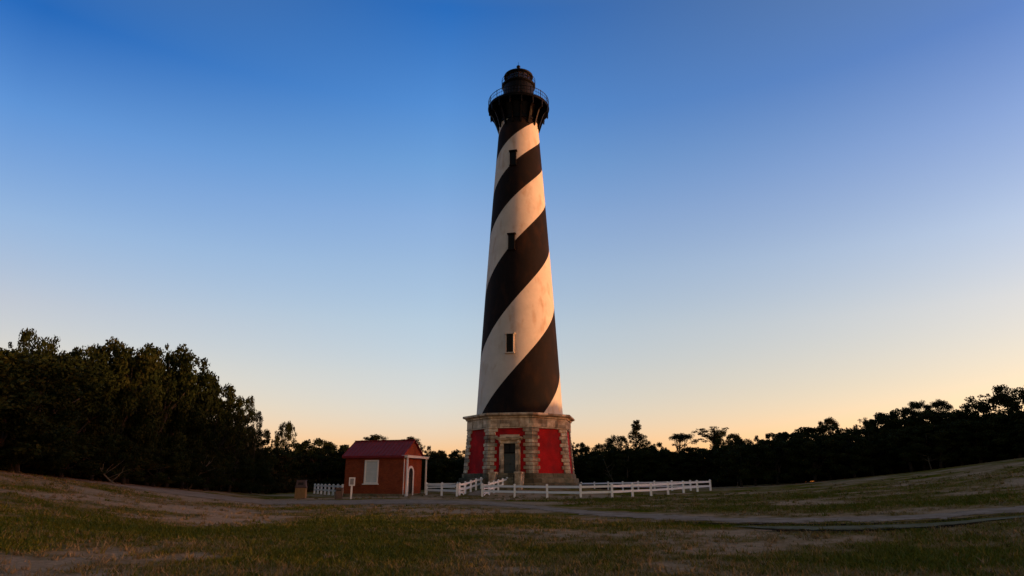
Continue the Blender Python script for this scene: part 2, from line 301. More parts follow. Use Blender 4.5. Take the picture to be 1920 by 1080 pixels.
def groundmat():
    m = bpy.data.materials.new('field_grass_and_dirt'); m.use_nodes = True; t = m.node_tree; p = t.nodes['Principled BSDF']
    p.inputs['Roughness'].default_value = 1; p.inputs['Specular IOR Level'].default_value = 0
    a = t.nodes.new('ShaderNodeAttribute'); a.attribute_name = 'cover'; tcn = t.nodes.new('ShaderNodeTexCoord')
    n1 = t.nodes.new('ShaderNodeTexNoise'); n1.inputs['Scale'].default_value = 1.6; n1.inputs['Detail'].default_value = 9; n1.inputs['Roughness'].default_value = .72; t.links.new(tcn.outputs['Object'], n1.inputs[0])
    md = t.nodes.new('ShaderNodeMath'); md.operation = 'MULTIPLY_ADD'; t.links.new(n1.outputs[0], md.inputs[0]); md.inputs[1].default_value = 1.0; md.inputs[2].default_value = -.5
    ad = t.nodes.new('ShaderNodeMath'); ad.use_clamp = True; t.links.new(a.outputs['Fac'], ad.inputs[0]); t.links.new(md.outputs[0], ad.inputs[1])
    r = t.nodes.new('ShaderNodeValToRGB'); e = r.color_ramp.elements
    e[0].position = .1; e[0].color = (*DIRT, 1); e[1].position = .85; e[1].color = (*GREEN, 1)
    for ps, c in ((.28, DIRT2), (.48, DRY), (.66, OLIVE)):
        x = e.new(ps); x.color = (*c, 1)
    t.links.new(ad.outputs[0], r.inputs[0])
    n2 = t.nodes.new('ShaderNodeTexNoise'); n2.inputs['Scale'].default_value = 9; n2.inputs['Detail'].default_value = 6; n2.inputs['Roughness'].default_value = .8; t.links.new(tcn.outputs['Object'], n2.inputs[0])
    mr = t.nodes.new('ShaderNodeMapRange'); mr.inputs[1].default_value = .3; mr.inputs[2].default_value = .7; mr.inputs[3].default_value = .55; mr.inputs[4].default_value = 1.4; t.links.new(n2.outputs[0], mr.inputs[0])
    sc_ = t.nodes.new('ShaderNodeVectorMath'); sc_.operation = 'SCALE'; t.links.new(r.outputs[0], sc_.inputs[0]); t.links.new(mr.outputs[0], sc_.inputs[3])
    t.links.new(sc_.outputs[0], p.inputs['Base Color'])
    b = t.nodes.new('ShaderNodeBump'); b.inputs['Strength'].default_value = .8; b.inputs['Distance'].default_value = .06; t.links.new(n2.outputs[0], b.inputs['Height']); t.links.new(b.outputs[0], p.inputs['Normal'])
    return m
DIRT = (.29,.195,.125); DIRT2 = (.23,.15,.085); DRY = (.15,.10,.036); OLIVE = (.090,.078,.010); GREEN = (.052,.056,.002)
M_ground = groundmat()
ra = np.concatenate([np.linspace(.5, 8, 12), 8*np.exp(np.linspace(.02, math.log(150/8), 330)), 150*np.exp(np.linspace(.05, math.log(20), 40))])
aa = np.concatenate([np.linspace(-math.pi, -R(46), 90, endpoint=False), np.linspace(-R(46), R(46), 560, endpoint=False), np.linspace(R(46), math.pi, 90, endpoint=False)])
RR, AA = np.meshgrid(ra, aa, indexing='ij'); X = RR*np.sin(AA); Y = RR*np.cos(AA); Z = gh(X, Y)
nr, na = RR.shape; idx = np.arange(nr*na).reshape(nr, na); nx = np.roll(idx, -1, 1)
F = np.stack([idx[:-1], idx[1:], nx[1:], nx[:-1]], -1).reshape(-1, 4)
V = np.stack([X, Y, Z], -1).reshape(-1, 3); V = np.vstack([V, [[0, 0, g1(0, 0)]]])
cov = np.append(cover(X.ravel(), Y.ravel()), .5)
me = npmesh('ground', V, F, M_ground, {'cover': cov})
# close the middle
bm = bmesh.new(); bm.from_mesh(me); bm.verts.ensure_lookup_table()
for j in range(na): bm.faces.new((bm.verts[nr*na], bm.verts[j], bm.verts[(j+1) % na]))
bmesh.ops.recalc_face_normals(bm, faces=bm.faces); bm.to_mesh(me); bm.free()
if me.polygons[1000].normal.z < 0: me.flip_normals()
me.polygons.foreach_set('use_smooth', [True]*len(me.polygons))
ground = bpy.data.objects.new('ground', me); COL.objects.link(ground); tag(ground, kind='structure')

def strip(name, up, lo, mats, lift, rag=.0, res=.5, cross=7, label=None):     # sheet between two pixel polylines laid on the ground
    def curve(pl):
        pts = [G(*p) for p in pl]; out = []
        if pl[-1][0] > 1900:                     # the way carries on past the edge of the view
            dv = (pts[-1]-pts[-2]).normalized(); pts += [pts[-1]+dv*12+Vector((2,-1,0)), pts[-1]+dv*26+Vector((7,-4,0)), pts[-1]+dv*42+Vector((16,-9,0))]
        if pl[0][0] < 700 and len(pl) > 5:
            dv = (pts[0]-pts[1]).normalized(); pts = [pts[0]+dv*34+Vector((0,-6,0)), pts[0]+dv*16+Vector((0,-1,0))]+pts
        for i in range(len(pts)-1):
            p0 = pts[max(i-1,0)]; p1 = pts[i]; p2 = pts[i+1]; p3 = pts[min(i+2,len(pts)-1)]
            n = 24
            for k in range(n):
                t = k/n; out.append(.5*((2*p1)+(p2-p0)*t+(2*p0-5*p1+4*p2-p3)*t*t+(3*p1-p0-3*p2+p3)*t**3))
        out.append(pts[-1]); return out
    a = curve(up); b = curve(lo); n = min(len(a), len(b)); vs = []; fs = []
    for i in range(n):
        pa, pb = a[i], b[i]
        ja = (noise.noise(Vector((pa.x*.7, pa.y*.7, 3)))+.6*noise.noise(Vector((pa.x*2.1, pa.y*2.1, 7))))*rag
        jb = (noise.noise(Vector((pb.x*.7, pb.y*.7, 13)))+.6*noise.noise(Vector((pb.x*2.1, pb.y*2.1, 17))))*rag
        for k in range(cross):
            t = k/(cross-1); q = pa.lerp(pb, t); d = (pb-pa).normalized()*(ja*(1-t)+jb*t); x, y = q.x+d.x, q.y+d.y
            vs.append((x, y, g1(x, y)+lift*(1 if 0 < k < cross-1 else -.6)))
    for i in range(n-1):
        for k in range(cross-1):
            fs.append((i*cross+k, i*cross+k+1, (i+1)*cross+k+1, (i+1)*cross+k))
    me = bpy.data.meshes.new(name); me.from_pydata(vs, [], fs); me.materials.append(mats); me.update()
    ea = me.attributes.new('edge', 'FLOAT', 'POINT'); ea.data.foreach_set('value', [min(k, cross-1-k)/((cross-1)/2)*1.2-max(0, 1-min(i, n-1-i)/22.)*1.6 for i in range(n) for k in range(cross)])
    if me.polygons[0].normal.z < 0: me.flip_normals()
    me.polygons.foreach_set('use_smooth', [True]*len(me.polygons))
    o = bpy.data.objects.new(name, me); COL.objects.link(o); return tag(o, label, kind='structure')
M_path = mat('sandy_path', (.29,.215,.17), .95, col2=(.18,.13,.095), scale=1.2, detail=9, bump=.6, bscale=8, spec=0, edge=True)
M_road = mat('worn_grey_road', (.15,.135,.09), .9, col2=(.085,.075,.045), scale=1.5, detail=8, bump=.4, bscale=12, spec=.0, edge=True)
M_edgeshade = mat('edge_shade', (.020,.016,.011), .9, scale=4, spec=0, edge=True)  # shadow of kerb and rut edges put into the colour
strip('path', [(600,937),(780,936),(900,939),(1000,946),(1120,957),(1300,966),(1500,970),(1700,966),(1919,948)],
              [(600,948),(780,947),(900,949),(1000,957),(1120,969),(1300,979),(1500,982),(1700,978),(1919,962)], M_path, .02, .8)
strip('road', [(1330,984),(1450,986.5),(1580,986.5),(1700,983),(1800,977),(1919,967)],
              [(1350,990),(1450,995),(1580,996),(1700,992),(1800,985),(1919,973)], M_road, .03, .1)
strip('road_edge_shade', [(1120,969.5),(1300,980),(1450,983),(1580,983.5),(1700,979.5),(1800,974),(1919,963)],
              [(1120,970.5),(1300,982),(1450,985),(1580,985.5),(1700,981.5),(1800,975.5),(1919,964.5)], M_edgeshade, .035, .05)
strip('road_kerb_shade', [(1350,990.5),(1450,995),(1580,996.5),(1700,992.5),(1800,985.5),(1919,973.5)],
              [(1350,992),(1450,997.5),(1580,1000),(1700,995),(1800,987),(1919,974.5)], M_edgeshade, .05, .05)  # both dark strips stand for shadow lines along the road
# trodden approach through the gate to the steps
strip('footpath', [(863,931),(872,927),(884,922),(905,917)], [(900,931),(905,927),(912,922),(925,917)], M_path, .02, .1)

# ------------------------------------------------------------------ lighthouse
lh = empty('lighthouse', (TX, TY, TZ)); tag(lh, 'tall lighthouse with spiral black and white stripes on a red and stone base', 'lighthouse')
def P(phi, r, z):                 # phi in degrees from the camera side, positive to the right; z above sea level of the camera plane
    return (r*math.sin(R(phi)), -r*math.cos(R(phi)), z-TZ)
# measured silhouette: pixel y -> half width px
sil = [(772,80.7),(660,71.8),(640,70.2),(500,59.8),(350,45.8),(245,37.2)]
prof = []
for y, hw in sil:
    z = EYE+TY*pixdir(960, y)[1]; dep = TY*CP+(z-EYE)*SP; prof.append((z, hw*dep/FPX*.997))
prof.sort(); pz = [p[0] for p in prof]; pr_ = [p[1] for p in prof]
def rad(z):
    if z < pz[0]: return pr_[0]+(pz[0]-z)*(pr_[0]-pr_[1])/(pz[1]-pz[0])
    return float(np.interp(z, pz, pr_))
cf = np.polyfit(pz, pr_, 2)
def rad(z): return float(np.polyval(cf, z))
thz = [9.0,15.3,24.1,31.8,38.5,43.7,47.7,51.5]; tht = [-62,0,90,180,270,360,450,545]
cft = np.polyfit(thz, tht, 4)
def theta(z): return float(np.polyval(cft, z))
zb, ztop = 9.2, 50.2
NZ, NP = 260, 96
sh = MB(); vs = []
for i in range(NZ+1):
    z = zb+(ztop-zb)*i/NZ; th = theta(z)
    for j in range(NP): vs.append(P(th+360*j/NP, rad(z), z))
fs = []; ms = []
for i in range(NZ):
    for j in range(NP):
        k = (j+1) % NP; fs.append((i*NP+j, i*NP+k, (i+1)*NP+k, (i+1)*NP+j)); ms.append(1 if (j % 48) < 24 else 0)
sh.v = vs; sh.f = fs; sh.m = ms
shaft = sh.build('shaft', [M_white, M_black], lh, smooth=True)
# three windows on the door side
def window(phi, z, wd, ht, mfr, hood=True):
    r = rad(z); c = Vector(P(phi, r, z)); n = Vector((math.sin(R(phi)), -math.cos(R(phi)), 0)); t = Vector((math.cos(R(phi)), math.sin(R(phi)), 0))
    lo = rad(z-ht/2)-r; f = MB()
    def slab(m, u0, u1, z0, z1, d0, d1):
        poly = [t*u0+n*d0, t*u1+n*d0, t*u1+n*d1, t*u0+n*d1]
        m.prism([(c.x+q.x, c.y+q.y) for q in poly], c.z+z0, c.z+z1)
    D1 = lo+.16
    slab(f, -wd/2-.09, -wd/2, -ht/2, ht/2, -.5, D1); slab(f, wd/2, wd/2+.09, -ht/2, ht/2, -.5, D1)
    slab(f, -wd/2-.22, wd/2+.22, ht/2, ht/2+.15, -.5, D1+.10); slab(f, -wd/2-.18, wd/2+.18, -ht/2-.12, -ht/2, -.5, D1+.06)
    fr = f.build('window', mfr, lh)
    m = MB(); slab(m, -wd/2, wd/2, -ht/2, ht/2, -.45, lo+.03); pane = m.build('pane', M_glass, fr)
    m = MB(); slab(m, -.035, .035, -ht/2, ht/2, -.1, lo+.07); slab(m, -wd/2, -.036, -.03, .03, -.1, lo+.07); slab(m, .036, wd/2, -.03, .03, -.1, lo+.07); m.build('glazing_bar', M_iron, fr)
    return fr
def zfront(y, r): return EYE+(TY-r)*pixdir(960, y)[1]
window(-14, zfront(642.5, 5.1), .84, 2.25, M_white)
window(-14, zfront(452, 4.3), .68, 2.05, M_black)
window(-14, zfront(296, 3.3), .68, 2.0, M_black)

# octagonal base
OC = [-78.5+45*k for k in range(8)]
def octo(Rr, z): return [P(a, Rr, z) for a in OC]
def Rw(z): return 6.78-.40*(z-2.4)/5.2      # battered wall
m = MB(); m.rings([octo(Rw(2.3), 2.3), octo(Rw(7.6), 7.6)]); base = m.build('brick_base', M_redbrick, lh)
# plinth: three big steps of coursed stone
for (r0, z0, z1) in ((7.85, .2, 1.42), (7.45, 1.42, 1.98), (7.08, 1.98, 2.5)):
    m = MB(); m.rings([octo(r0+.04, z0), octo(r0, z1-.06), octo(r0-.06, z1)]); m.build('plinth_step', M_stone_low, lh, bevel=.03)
m = MB()                                       # upright block joints of the frieze
fz0, fz1 = 7.5, 8.62
m.rings([octo(6.62, fz0), octo(6.62, fz0+.12), octo(6.55, fz0+.15), octo(6.55, fz1)])
frieze = m.build('frieze', M_stone, lh)
for k in range(8):
    a0, a1 = OC[k], OC[(k+1) % 8]
    A = Vector(P(a0, 6.55, 0)); B = Vector(P(a1, 6.55, 0)); d = (B-A); n = Vector((d.y, -d.x, 0)).normalized()
    if n.dot(A) < 0: n = -n
    m = MB()
    for q, (u0, u1) in enumerate(((0.03,.27),(.285,.715),(.73,.97))):
        for r in range(1):
            p0 = A+d*u0; p1 = A+d*u1
            poly = [p0+n*.0, p1+n*.0, p1+n*.07, p0+n*.07]
            m.prism([(v.x, v.y) for v in poly], fz0+.17-TZ, fz1-.04-TZ)
    m.build('frieze_block', M_stone, frieze, bevel=.02)
m = MB()
cz = [(6.60,8.62),(6.72,8.66),(6.74,8.80),(6.98,8.92),(7.12,8.95),(7.14,9.12),(7.06,9.2),(6.2,9.27),(5.0,9.30)]
m.rings([octo(r, z) for r, z in cz]); m.build('cornice', M_stone, lh)
# quoins: one column of rusticated blocks on every corner
NQ = 12; qz0, qz1 = 2.5, 7.5; ch = (qz1-qz0)/NQ
for k in range(8):
    a = OC[k]; m = MB()
    for q in range(NQ):
        z0 = qz0+q*ch+.015; z1 = qz0+(q+1)*ch-.015; Lg = .98 if q % 2 else .72; tt = .14
        def poly(z, inset=0):
            C = Vector(P(a, Rw(z), 0)); C.z = 0
            prv = Vector(P(a-45, Rw(z), 0)); nxt = Vector(P(a+45, Rw(z), 0)); prv.z = nxt.z = 0
            d1 = (prv-C).normalized(); d2 = (nxt-C).normalized()
            n1 = Vector((d1.y, -d1.x, 0)); n1 = n1 if n1.dot(C) > 0 else -n1
            n2 = Vector((d2.y, -d2.x, 0)); n2 = n2 if n2.dot(C) > 0 else -n2
            t_ = tt-inset; L_ = Lg-inset; co = C.normalized()*(t_/math.cos(R(22.5)))
            ps = [C+d1*L_+n1*t_, C+co, C+d2*L_+n2*t_, C+d2*L_-n2*.1, C-C.normalized()*.15, C+d1*L_-n1*.1]
            return [(p.x, p.y, z-TZ) for p in ps]
        m.rings([poly(z0, .05), poly(z0+.05), poly(z1-.05), poly(z1, .05)])
    m.build('quoin', M_stone, lh)
# door face
PD = -11.0
dn = Vector((math.sin(R(PD)), -math.cos(R(PD)), 0)); dt_ = Vector((math.cos(R(PD)), math.sin(R(PD)), 0))
ap = lambda z: Rw(z)*math.cos(R(22.5))
def dslab(m, u0, u1, z0, z1, d0, d1, ref=2.5, mi=0):
    b_ = dn*ap(ref); poly = [b_+dt_*u0+dn*d0, b_+dt_*u1+dn*d0, b_+dt_*u1+dn*d1, b_+dt_*u0+dn*d1]
    m.prism([(q.x, q.y) for q in poly], z0-TZ, z1-TZ, mi)
m = MB()
dslab(m, -1.08, -.68, 2.5, 5.75, -.5, .30); dslab(m, .68, 1.08, 2.5, 5.75, -.5, .30)        # jambs
dslab(m, -1.20, -1.08, 2.5, 5.4, -.5, .16); dslab(m, 1.08, 1.20, 2.5, 5.4, -.5, .16)
dslab(m, -1.22, 1.22, 5.75, 6.15, -.6, .34); dslab(m, -1.42, 1.42, 6.15, 6.32, -.6, .62); dslab(m, -1.50, 1.50, 6.32, 6.46, -.6, .74)
dslab(m, -1.18, -.90, 5.78, 6.13, .36, .55); dslab(m, .90, 1.18, 5.78, 6.13, .36, .55)           # consoles
dslab(m, -1.1, 1.1, 6.46, 6.72, -.7, .36)
ds = m.build('door_surround', M_stone, lh, bevel=.02)
m = MB(); dslab(m, -.68, .68, 2.52, 4.68, -.3, .05); door = m.build('door', M_door, lh)
m = MB()
for u0, u1 in ((-.58,-.06),(.06,.58)):
    for z0, z1 in ((2.65,3.35),(3.5,4.5)): dslab(m, u0, u1, z0, z1, .052, .085)
m.build('door_panel', M_door, door, bevel=.015)
m = MB(); m.tube(dn*(ap(2.5)+.13)+dt_*.05+Vector((0,0,3.4-TZ)), dn*(ap(2.5)+.13)+dt_*.05+Vector((0,0,3.62-TZ)), .02); m.build('handle', M_iron, door)
m = MB(); dslab(m, -.68, .68, 4.70, 5.74, -.3, .02); tr = m.build('transom', M_dark, lh)
m = MB(); dslab(m, -.68, .68, 4.66, 4.78, .055, .13); dslab(m, -.03, .03, 4.78, 5.74, .022, .07); m.build('transom_bar', M_iron, tr)
# steps and cheek walls
m = MB(); ns = 8
for i in range(ns):
    z1 = 2.5-i*.19; dslab(m, -1.15, 1.15, .3, z1, .6+i*.34 if i else -.1, .6+(i+1)*.34+.02)
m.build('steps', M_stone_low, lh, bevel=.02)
def cheek(s):
    m = MB(); u0, u1 = (1.15, 1.72) if s > 0 else (-1.72, -1.15)
    dslab(m, u0, u1, .3, 2.62, -.1, 1.25); dslab(m, u0+.03, u1-.03, .3, 2.1, 1.26, 2.1)
    dslab(m, u0-.06, u1+.06, .3, 2.42, 2.12, 2.86); dslab(m, u0-.14, u1+.14, 2.42, 2.62, 2.04, 2.94)
    b0 = dn*ap(2.5)
    m.build('cheek_wall', M_stone, lh, bevel=.025)
cheek(1); cheek(-1)
# iron hand rails on the left of the steps
for u in (-1.0, 1.0):
    m = MB(); pr = []
    for k in range(4):
        dd = .7+k*.75; zz = 2.5-max(0, (dd-.6)/.34)*.19
        b_ = dn*(ap(2.5)+dd)+dt_*u+Vector((0,0,zz-TZ)); m.tube(b_, b_+Vector((0,0,.95)), .022); pr.append(b_+Vector((0,0,.95)))
    for k in range(3): m.tube(pr[k], pr[k+1], .025)
    m.build('handrail', M_iron, lh)

# gallery: brackets, deck, railing, watch room, lantern
def zc(y, ): return EYE+TY*pixdir(960, y)[1]
ZD = zc(206)                      # deck height (centre of the ellipse seen from below)
def hw(y, px, z): return px*(TY*CP+(z-EYE)*SP)/FPX
RG = hw(206, 56.5, ZD)
rt = rad(ztop)
m = MB(); m.lathe([(rt, ztop-TZ-.05), (rt+.12, ztop-TZ), (rt+.12, ztop+.25-TZ), (rt+.02, ztop+.3-TZ), (rt+.02, ztop+.55-TZ), (RG*.74, ZD-.55-TZ), (RG*.80, ZD-.30-TZ), (RG*.80, ZD-.06-TZ)], 64)
m.build('corbel_cone', M_iron, lh, smooth=False)
m = MB(); m.lathe([(RG-.10, ZD-.30-TZ), (RG, ZD-.24-TZ), (RG, ZD-.1-TZ), (RG+.07, ZD-.06-TZ), (RG+.07, ZD-TZ)], 72); deck = m.build('gallery_deck', M_iron, lh)
for k in range(16):
    a = 360/16*k+5; m = MB(); sd = Vector((math.cos(R(a)), math.sin(R(a)), 0))*.09
    pts = []
    z0 = ztop-.9; z3 = ZD-.3
    out = [(RG-.05, z3), (RG-.06, z3-.55), (RG*.86, z3-1.15), (rt+.62, z3-2.0), (rt+.22, z0+.1), (rt+.0, z0)]
    ins = [(rt-.1, z3), (rt-.1, z3-.55), (rt-.1, z3-1.15), (rt-.1, z3-2.0), (rt-.1, z0+.1), (rt-.1, z0)]
    pl = out+ins[::-1]; n_ = len(pl)
    va = [Vector(P(a, r, z))+sd for r, z in pl]; vb = [Vector(P(a, r, z))-sd for r, z in pl]
    m.add(va+vb, [tuple(range(n_)), tuple(range(2*n_-1, n_-1, -1))]+[(i, (i+1) % n_, n_+(i+1) % n_, n_+i) for i in range(n_)])
    m.lathe([(.05, z3-.95-TZ), (.10, z3-.8-TZ), (.10, z3-.55-TZ)], 8, c=P(a, RG-.16, 0)[:2])       # drop finial
    m.build('bracket', M_iron, lh)
def railing(name, r, z, h, nb, npst, rr=.03, parent=None):
    m = MB(); seg = 72
    for hh, t in ((h, rr*1.3), (h*.55, rr*.8), (.12, rr*.8)):
        for i in range(seg):
            m.tube(P(360*i/seg, r, z+hh), P(360*(i+1)/seg, r, z+hh), t, n=6)
    for i in range(npst):
        m.tube(P(360*i/npst, r, z), P(360*i/npst, r, z+h+.08), rr*1.5, n=6)
    for i in range(nb):
        m.tube(P(360*i/nb, r, z+.1), P(360*i/nb, r, z+h), rr*.5, n=4)
    return m.build(name, M_iron, parent or lh)
railing('gallery_railing', RG-.02, ZD, 1.15, 64, 16, .035)
ZL = zc(163); RWt = hw(165, 29, ZL)
m = MB(); m.lathe([(RWt+.05, ZD-TZ), (RWt+.05, ZD+.35-TZ), (RWt-.05, ZD+.4-TZ), (RWt-.05, ZL-.35-TZ), (RWt+.12, ZL-.2-TZ), (RWt+.2, ZL-.1-TZ), (RWt+.2, ZL-TZ)], 32)
wr = m.build('watch_room', M_iron, lh)
for k in range(8):
    a = 45*k+22; c_ = P(a, RWt-.05, ZD+1.5); m = MB(); m.box((c_[0], c_[1], ZD+1.45-TZ), (.6, .12, .9), R(a)); m.build('watch_window', M_glass, wr)
railing('lantern_railing', RWt+.16, ZL, .95, 24, 8, .025)
ZR = zc(146); RL = hw(150, 23.5, ZR)
if ZR < ZL+1.2: ZR = ZL+1.2
m = MB(); m.lathe([(RL+.03, ZL-TZ), (RL+.03, ZL+.35-TZ), (RL-.05, ZL+.4-TZ)], 32); m.build('lantern_sill', M_iron, lh)
m = MB(); m.lathe([(RL-.02, ZL+.38-TZ), (RL-.02, ZR+.02-TZ)], 16, cap=False); lg = m.build('lantern_glass', M_lens, lh)
m = MB()
for k in range(16): m.tube(P(22.5*k, RL, ZL+.3), P(22.5*k, RL, ZR), .03, n=6)
for i in range(32): m.tube(P(11.25*i, RL, (ZL+.35+ZR)/2), P(11.25*(i+1), RL, (ZL+.35+ZR)/2), .03, n=6)
m.build('mullions', M_iron, lg)
m = MB(); m.lathe([(.2, ZL+.1-TZ), (.3, ZL+.35-TZ), (.42, ZL+.8-TZ), (.3, ZR-.2-TZ), (.1, ZR-TZ)], 20); m.build('beacon_lamp', M_glass, lg, smooth=True)
RR_ = hw(146, 27.3, ZR); ZT = zc(127.5)
m = MB(); hh = ZT-ZR
m.lathe([(RR_-.08, ZR-.12-TZ), (RR_, ZR-TZ), (RR_-.02, ZR+.14-TZ), (RR_*.80, ZR+.14+hh*.10-TZ), (RR_*.52, ZR+.10+hh*.28-TZ), (RR_*.26, ZR+hh*.58-TZ), (.22, ZR+hh*.80-TZ), (.22, ZT-TZ), (.30, ZT+.15-TZ), (.26, ZT+.3-TZ), (.1, ZT+.42-TZ), (.02, ZT+.5-TZ)], 32)
roof = m.build('lantern_roof', M_iron, lh, smooth=True)
m = MB(); m.tube((0,0,ZT+.3-TZ), (0,0,zc(117)-TZ+.1), .035, .015); m.build('lightning_rod', M_iron, roof)

# ------------------------------------------------------------------ brick hut
ca = G(753, 930.5); HA = R(27); az0, _ = pixdir(753, 930); base_dir = az0
# local frame: +X runs along the window wall from its left end to its near corner, +Y into the hut
vdir = Vector((math.sin(base_dir), math.cos(base_dir)))          # away from the camera
hd = R(90)-base_dir-R(90)                                        # heading so that the wall is square to the sight line
hrot = hd-HA                                                     # turn it so that the gable end shows on the right
W1, W2, HE, HRg = 6.9, 4.5, 4.22, 5.72
def zloc(v): return v
hut = empty('brick_hut', (ca.x, ca.y, ca.z-.05), hrot); tag(hut, 'small red brick hut with a red metal roof left of the lighthouse', 'hut')
m = MB()                                                         # walls; origin at near corner, wall spans X from -W1 to 0, depth Y 0..W2
m.prism([(-W1,0),(0,0),(0,W2),(-W1,W2)], -.3, HE)
m.add([(0,0,HE),(0,W2,HE),(0,W2/2,HRg),(-.3,0,HE),(-.3,W2,HE),(-.3,W2/2,HRg)], [(0,1,2),(5,4,3),(0,2,5,3),(1,4,5,2)])
m.add([(-W1,0,HE),(-W1,W2,HE),(-W1,W2/2,HRg),(-W1+.3,0,HE),(-W1+.3,W2,HE),(-W1+.3,W2/2,HRg)], [(0,1,2),(5,4,3),(0,2,5,3),(1,4,5,2)])
walls = m.build('brick_walls', M_hut, hut)
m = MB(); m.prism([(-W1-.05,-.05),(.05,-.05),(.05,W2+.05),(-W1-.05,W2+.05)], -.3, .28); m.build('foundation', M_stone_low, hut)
ov = .35; oe = .30; sl_ = (HRg-HE)/(W2/2)
m = MB()
for sgn in (1, -1):
    y0 = -oe if sgn > 0 else W2+oe; ym = W2/2; z0 = HE-sl_*oe+.06; zm = HRg+.06
    a = [(-W1-ov, y0, z0), (ov*.6, y0, z0), (ov*.6, ym, zm), (-W1-ov, ym, zm)]
    m.add(a+[(x, y, z+.07) for x, y, z in a], [(3,2,1,0),(4,5,6,7),(0,1,5,4),(1,2,6,5),(2,3,7,6),(3,0,4,7)])
roofh = m.build('roof', M_roof, hut)
m = MB()
for i in range(17):                                               # standing seams
    x = -W1-ov+.05+i*(W1+ov*1.6-.1)/16
    for sgn in (1, -1):
        y0 = -oe if sgn > 0 else W2+oe; m.bar((x, y0, HE-sl_*oe+.15), (x, W2/2, HRg+.15), .035, .05)
m.build('roof_seams', M_roof, roofh)
m = MB(); m.bar((-W1-ov, W2/2, HRg+.17), (ov*.6, W2/2, HRg+.17), .26, .06); m.build('ridge_cap', M_roof, roofh)
m = MB(); m.box(((-W1)/2, -oe-.02, HE-sl_*oe), (W1+ov*1.6, .05, .2)); m.box(((-W1)/2, -oe/2, HE-sl_*oe-.02), (W1+ov*1.2, oe-.06, .04)); m.build('fascia', M_roof, hut)
# window with pale board
wx, wz, ww, wh = -W1+3.22, 2.50, 1.35, 2.12
m = MB(); f = .15
m.box((wx-ww/2-f/2, -.04, wz), (f, .12, wh+2*f)); m.box((wx+ww/2+f/2, -.04, wz), (f, .12, wh+2*f)); m.box((wx, -.04, wz+wh/2+f/2), (ww, .12, f)); m.box((wx, -.04, wz-wh/2-f/2), (ww, .12, f))
wdw = m.build('window', M_trim, hut, bevel=.01)
m = MB(); m.box((wx, .0, wz), (ww, .06, wh)); m.build('pane', M_pane, wdw)
m = MB(); m.box((wx, -.09, wz-wh/2-f-.05), (ww+2*f+.22, .24, .1)); m.build('sill', M_trim, wdw)
m = MB()
for k in range(5): m.box((wx, -.034, wz-wh/2+.2+k*.43), (ww-.02, .012, .02))
m.build('slat_lines', M_trim, wdw)
# gable door, arched
dy = W2*.40; dw = .50; dh = 2.40
def arch(r, n=14): return [(dy+r*math.cos(math.pi*k/n), dh+r*math.sin(math.pi*k/n)) for k in range(n+1)]
def archprism(m, outer, inner, x0, x1):
    n = len(outer); vs = [(x0, y, z) for y, z in outer]+[(x0, y, z) for y, z in inner]+[(x1, y, z) for y, z in outer]+[(x1, y, z) for y, z in inner]; fs = []
    for i in range(n-1):
        fs += [(i, i+1, n+i+1, n+i), (2*n+i, 3*n+i, 3*n+i+1, 2*n+i+1), (i, 2*n+i, 2*n+i+1, i+1), (n+i, n+i+1, 3*n+i+1, 3*n+i)]
    fs += [(0, n, 3*n, 2*n), (n-1, 3*n-1, 4*n-1, 2*n-1)]; m.add(vs, fs)
ri, ro = dw, dw+.22
oa = [(dy+ro, 0)]+arch(ro)+[(dy-ro, 0)]; ia = [(dy+ri, 0)]+arch(ri)+[(dy-ri, 0)]
m = MB(); archprism(m, oa, ia, -.05, .08); dfr = m.build('door_frame', M_trim, hut)
m = MB(); n_ = len(ia); m.add([(-.05, y, z) for y, z in ia]+[(.03, y, z) for y, z in ia], [tuple(range(n_)), tuple(range(2*n_-1, n_-1, -1))]+[(i, (i+1) % n_, n_+(i+1) % n_, n_+i) for i in range(n_)])
dd = m.build('door', M_dark, hut)
m = MB(); m.box((.05, dy, 1.2), (.035, .05, 2.4)); m.box((.05, dy-.28, 1.05), (.035, .05, 1.9)); m.build('door_stile', M_brown, dd)
# porch
pj = .62
m = MB(); m.box((pj/2+.02, W2/2+.1, 4.02), (pj, W2+.7, .18)); m.box((pj/2+.02, W2/2+.1, 4.135), (pj+.14, W2+.84, .05)); m.build('porch_canopy', M_trim, hut, bevel=.01)
for y in (.0, W2+.12):
    m = MB(); m.box((pj-.12, y, 1.96), (.14, .14, 3.94)); m.box((pj-.12, y, .1), (.2, .2, .3)); m.build('porch_post', M_trim, hut)
m = MB(); m.tube((.07, .12, .2), (.07, .12, 3.9), .045); m.build('downpipe', M_trim, hut)
m = MB(); m.box((.5, W2/2, -.02), (1.0, W2-.1, .12)); m.build('door_slab', M_stone_low, hut)

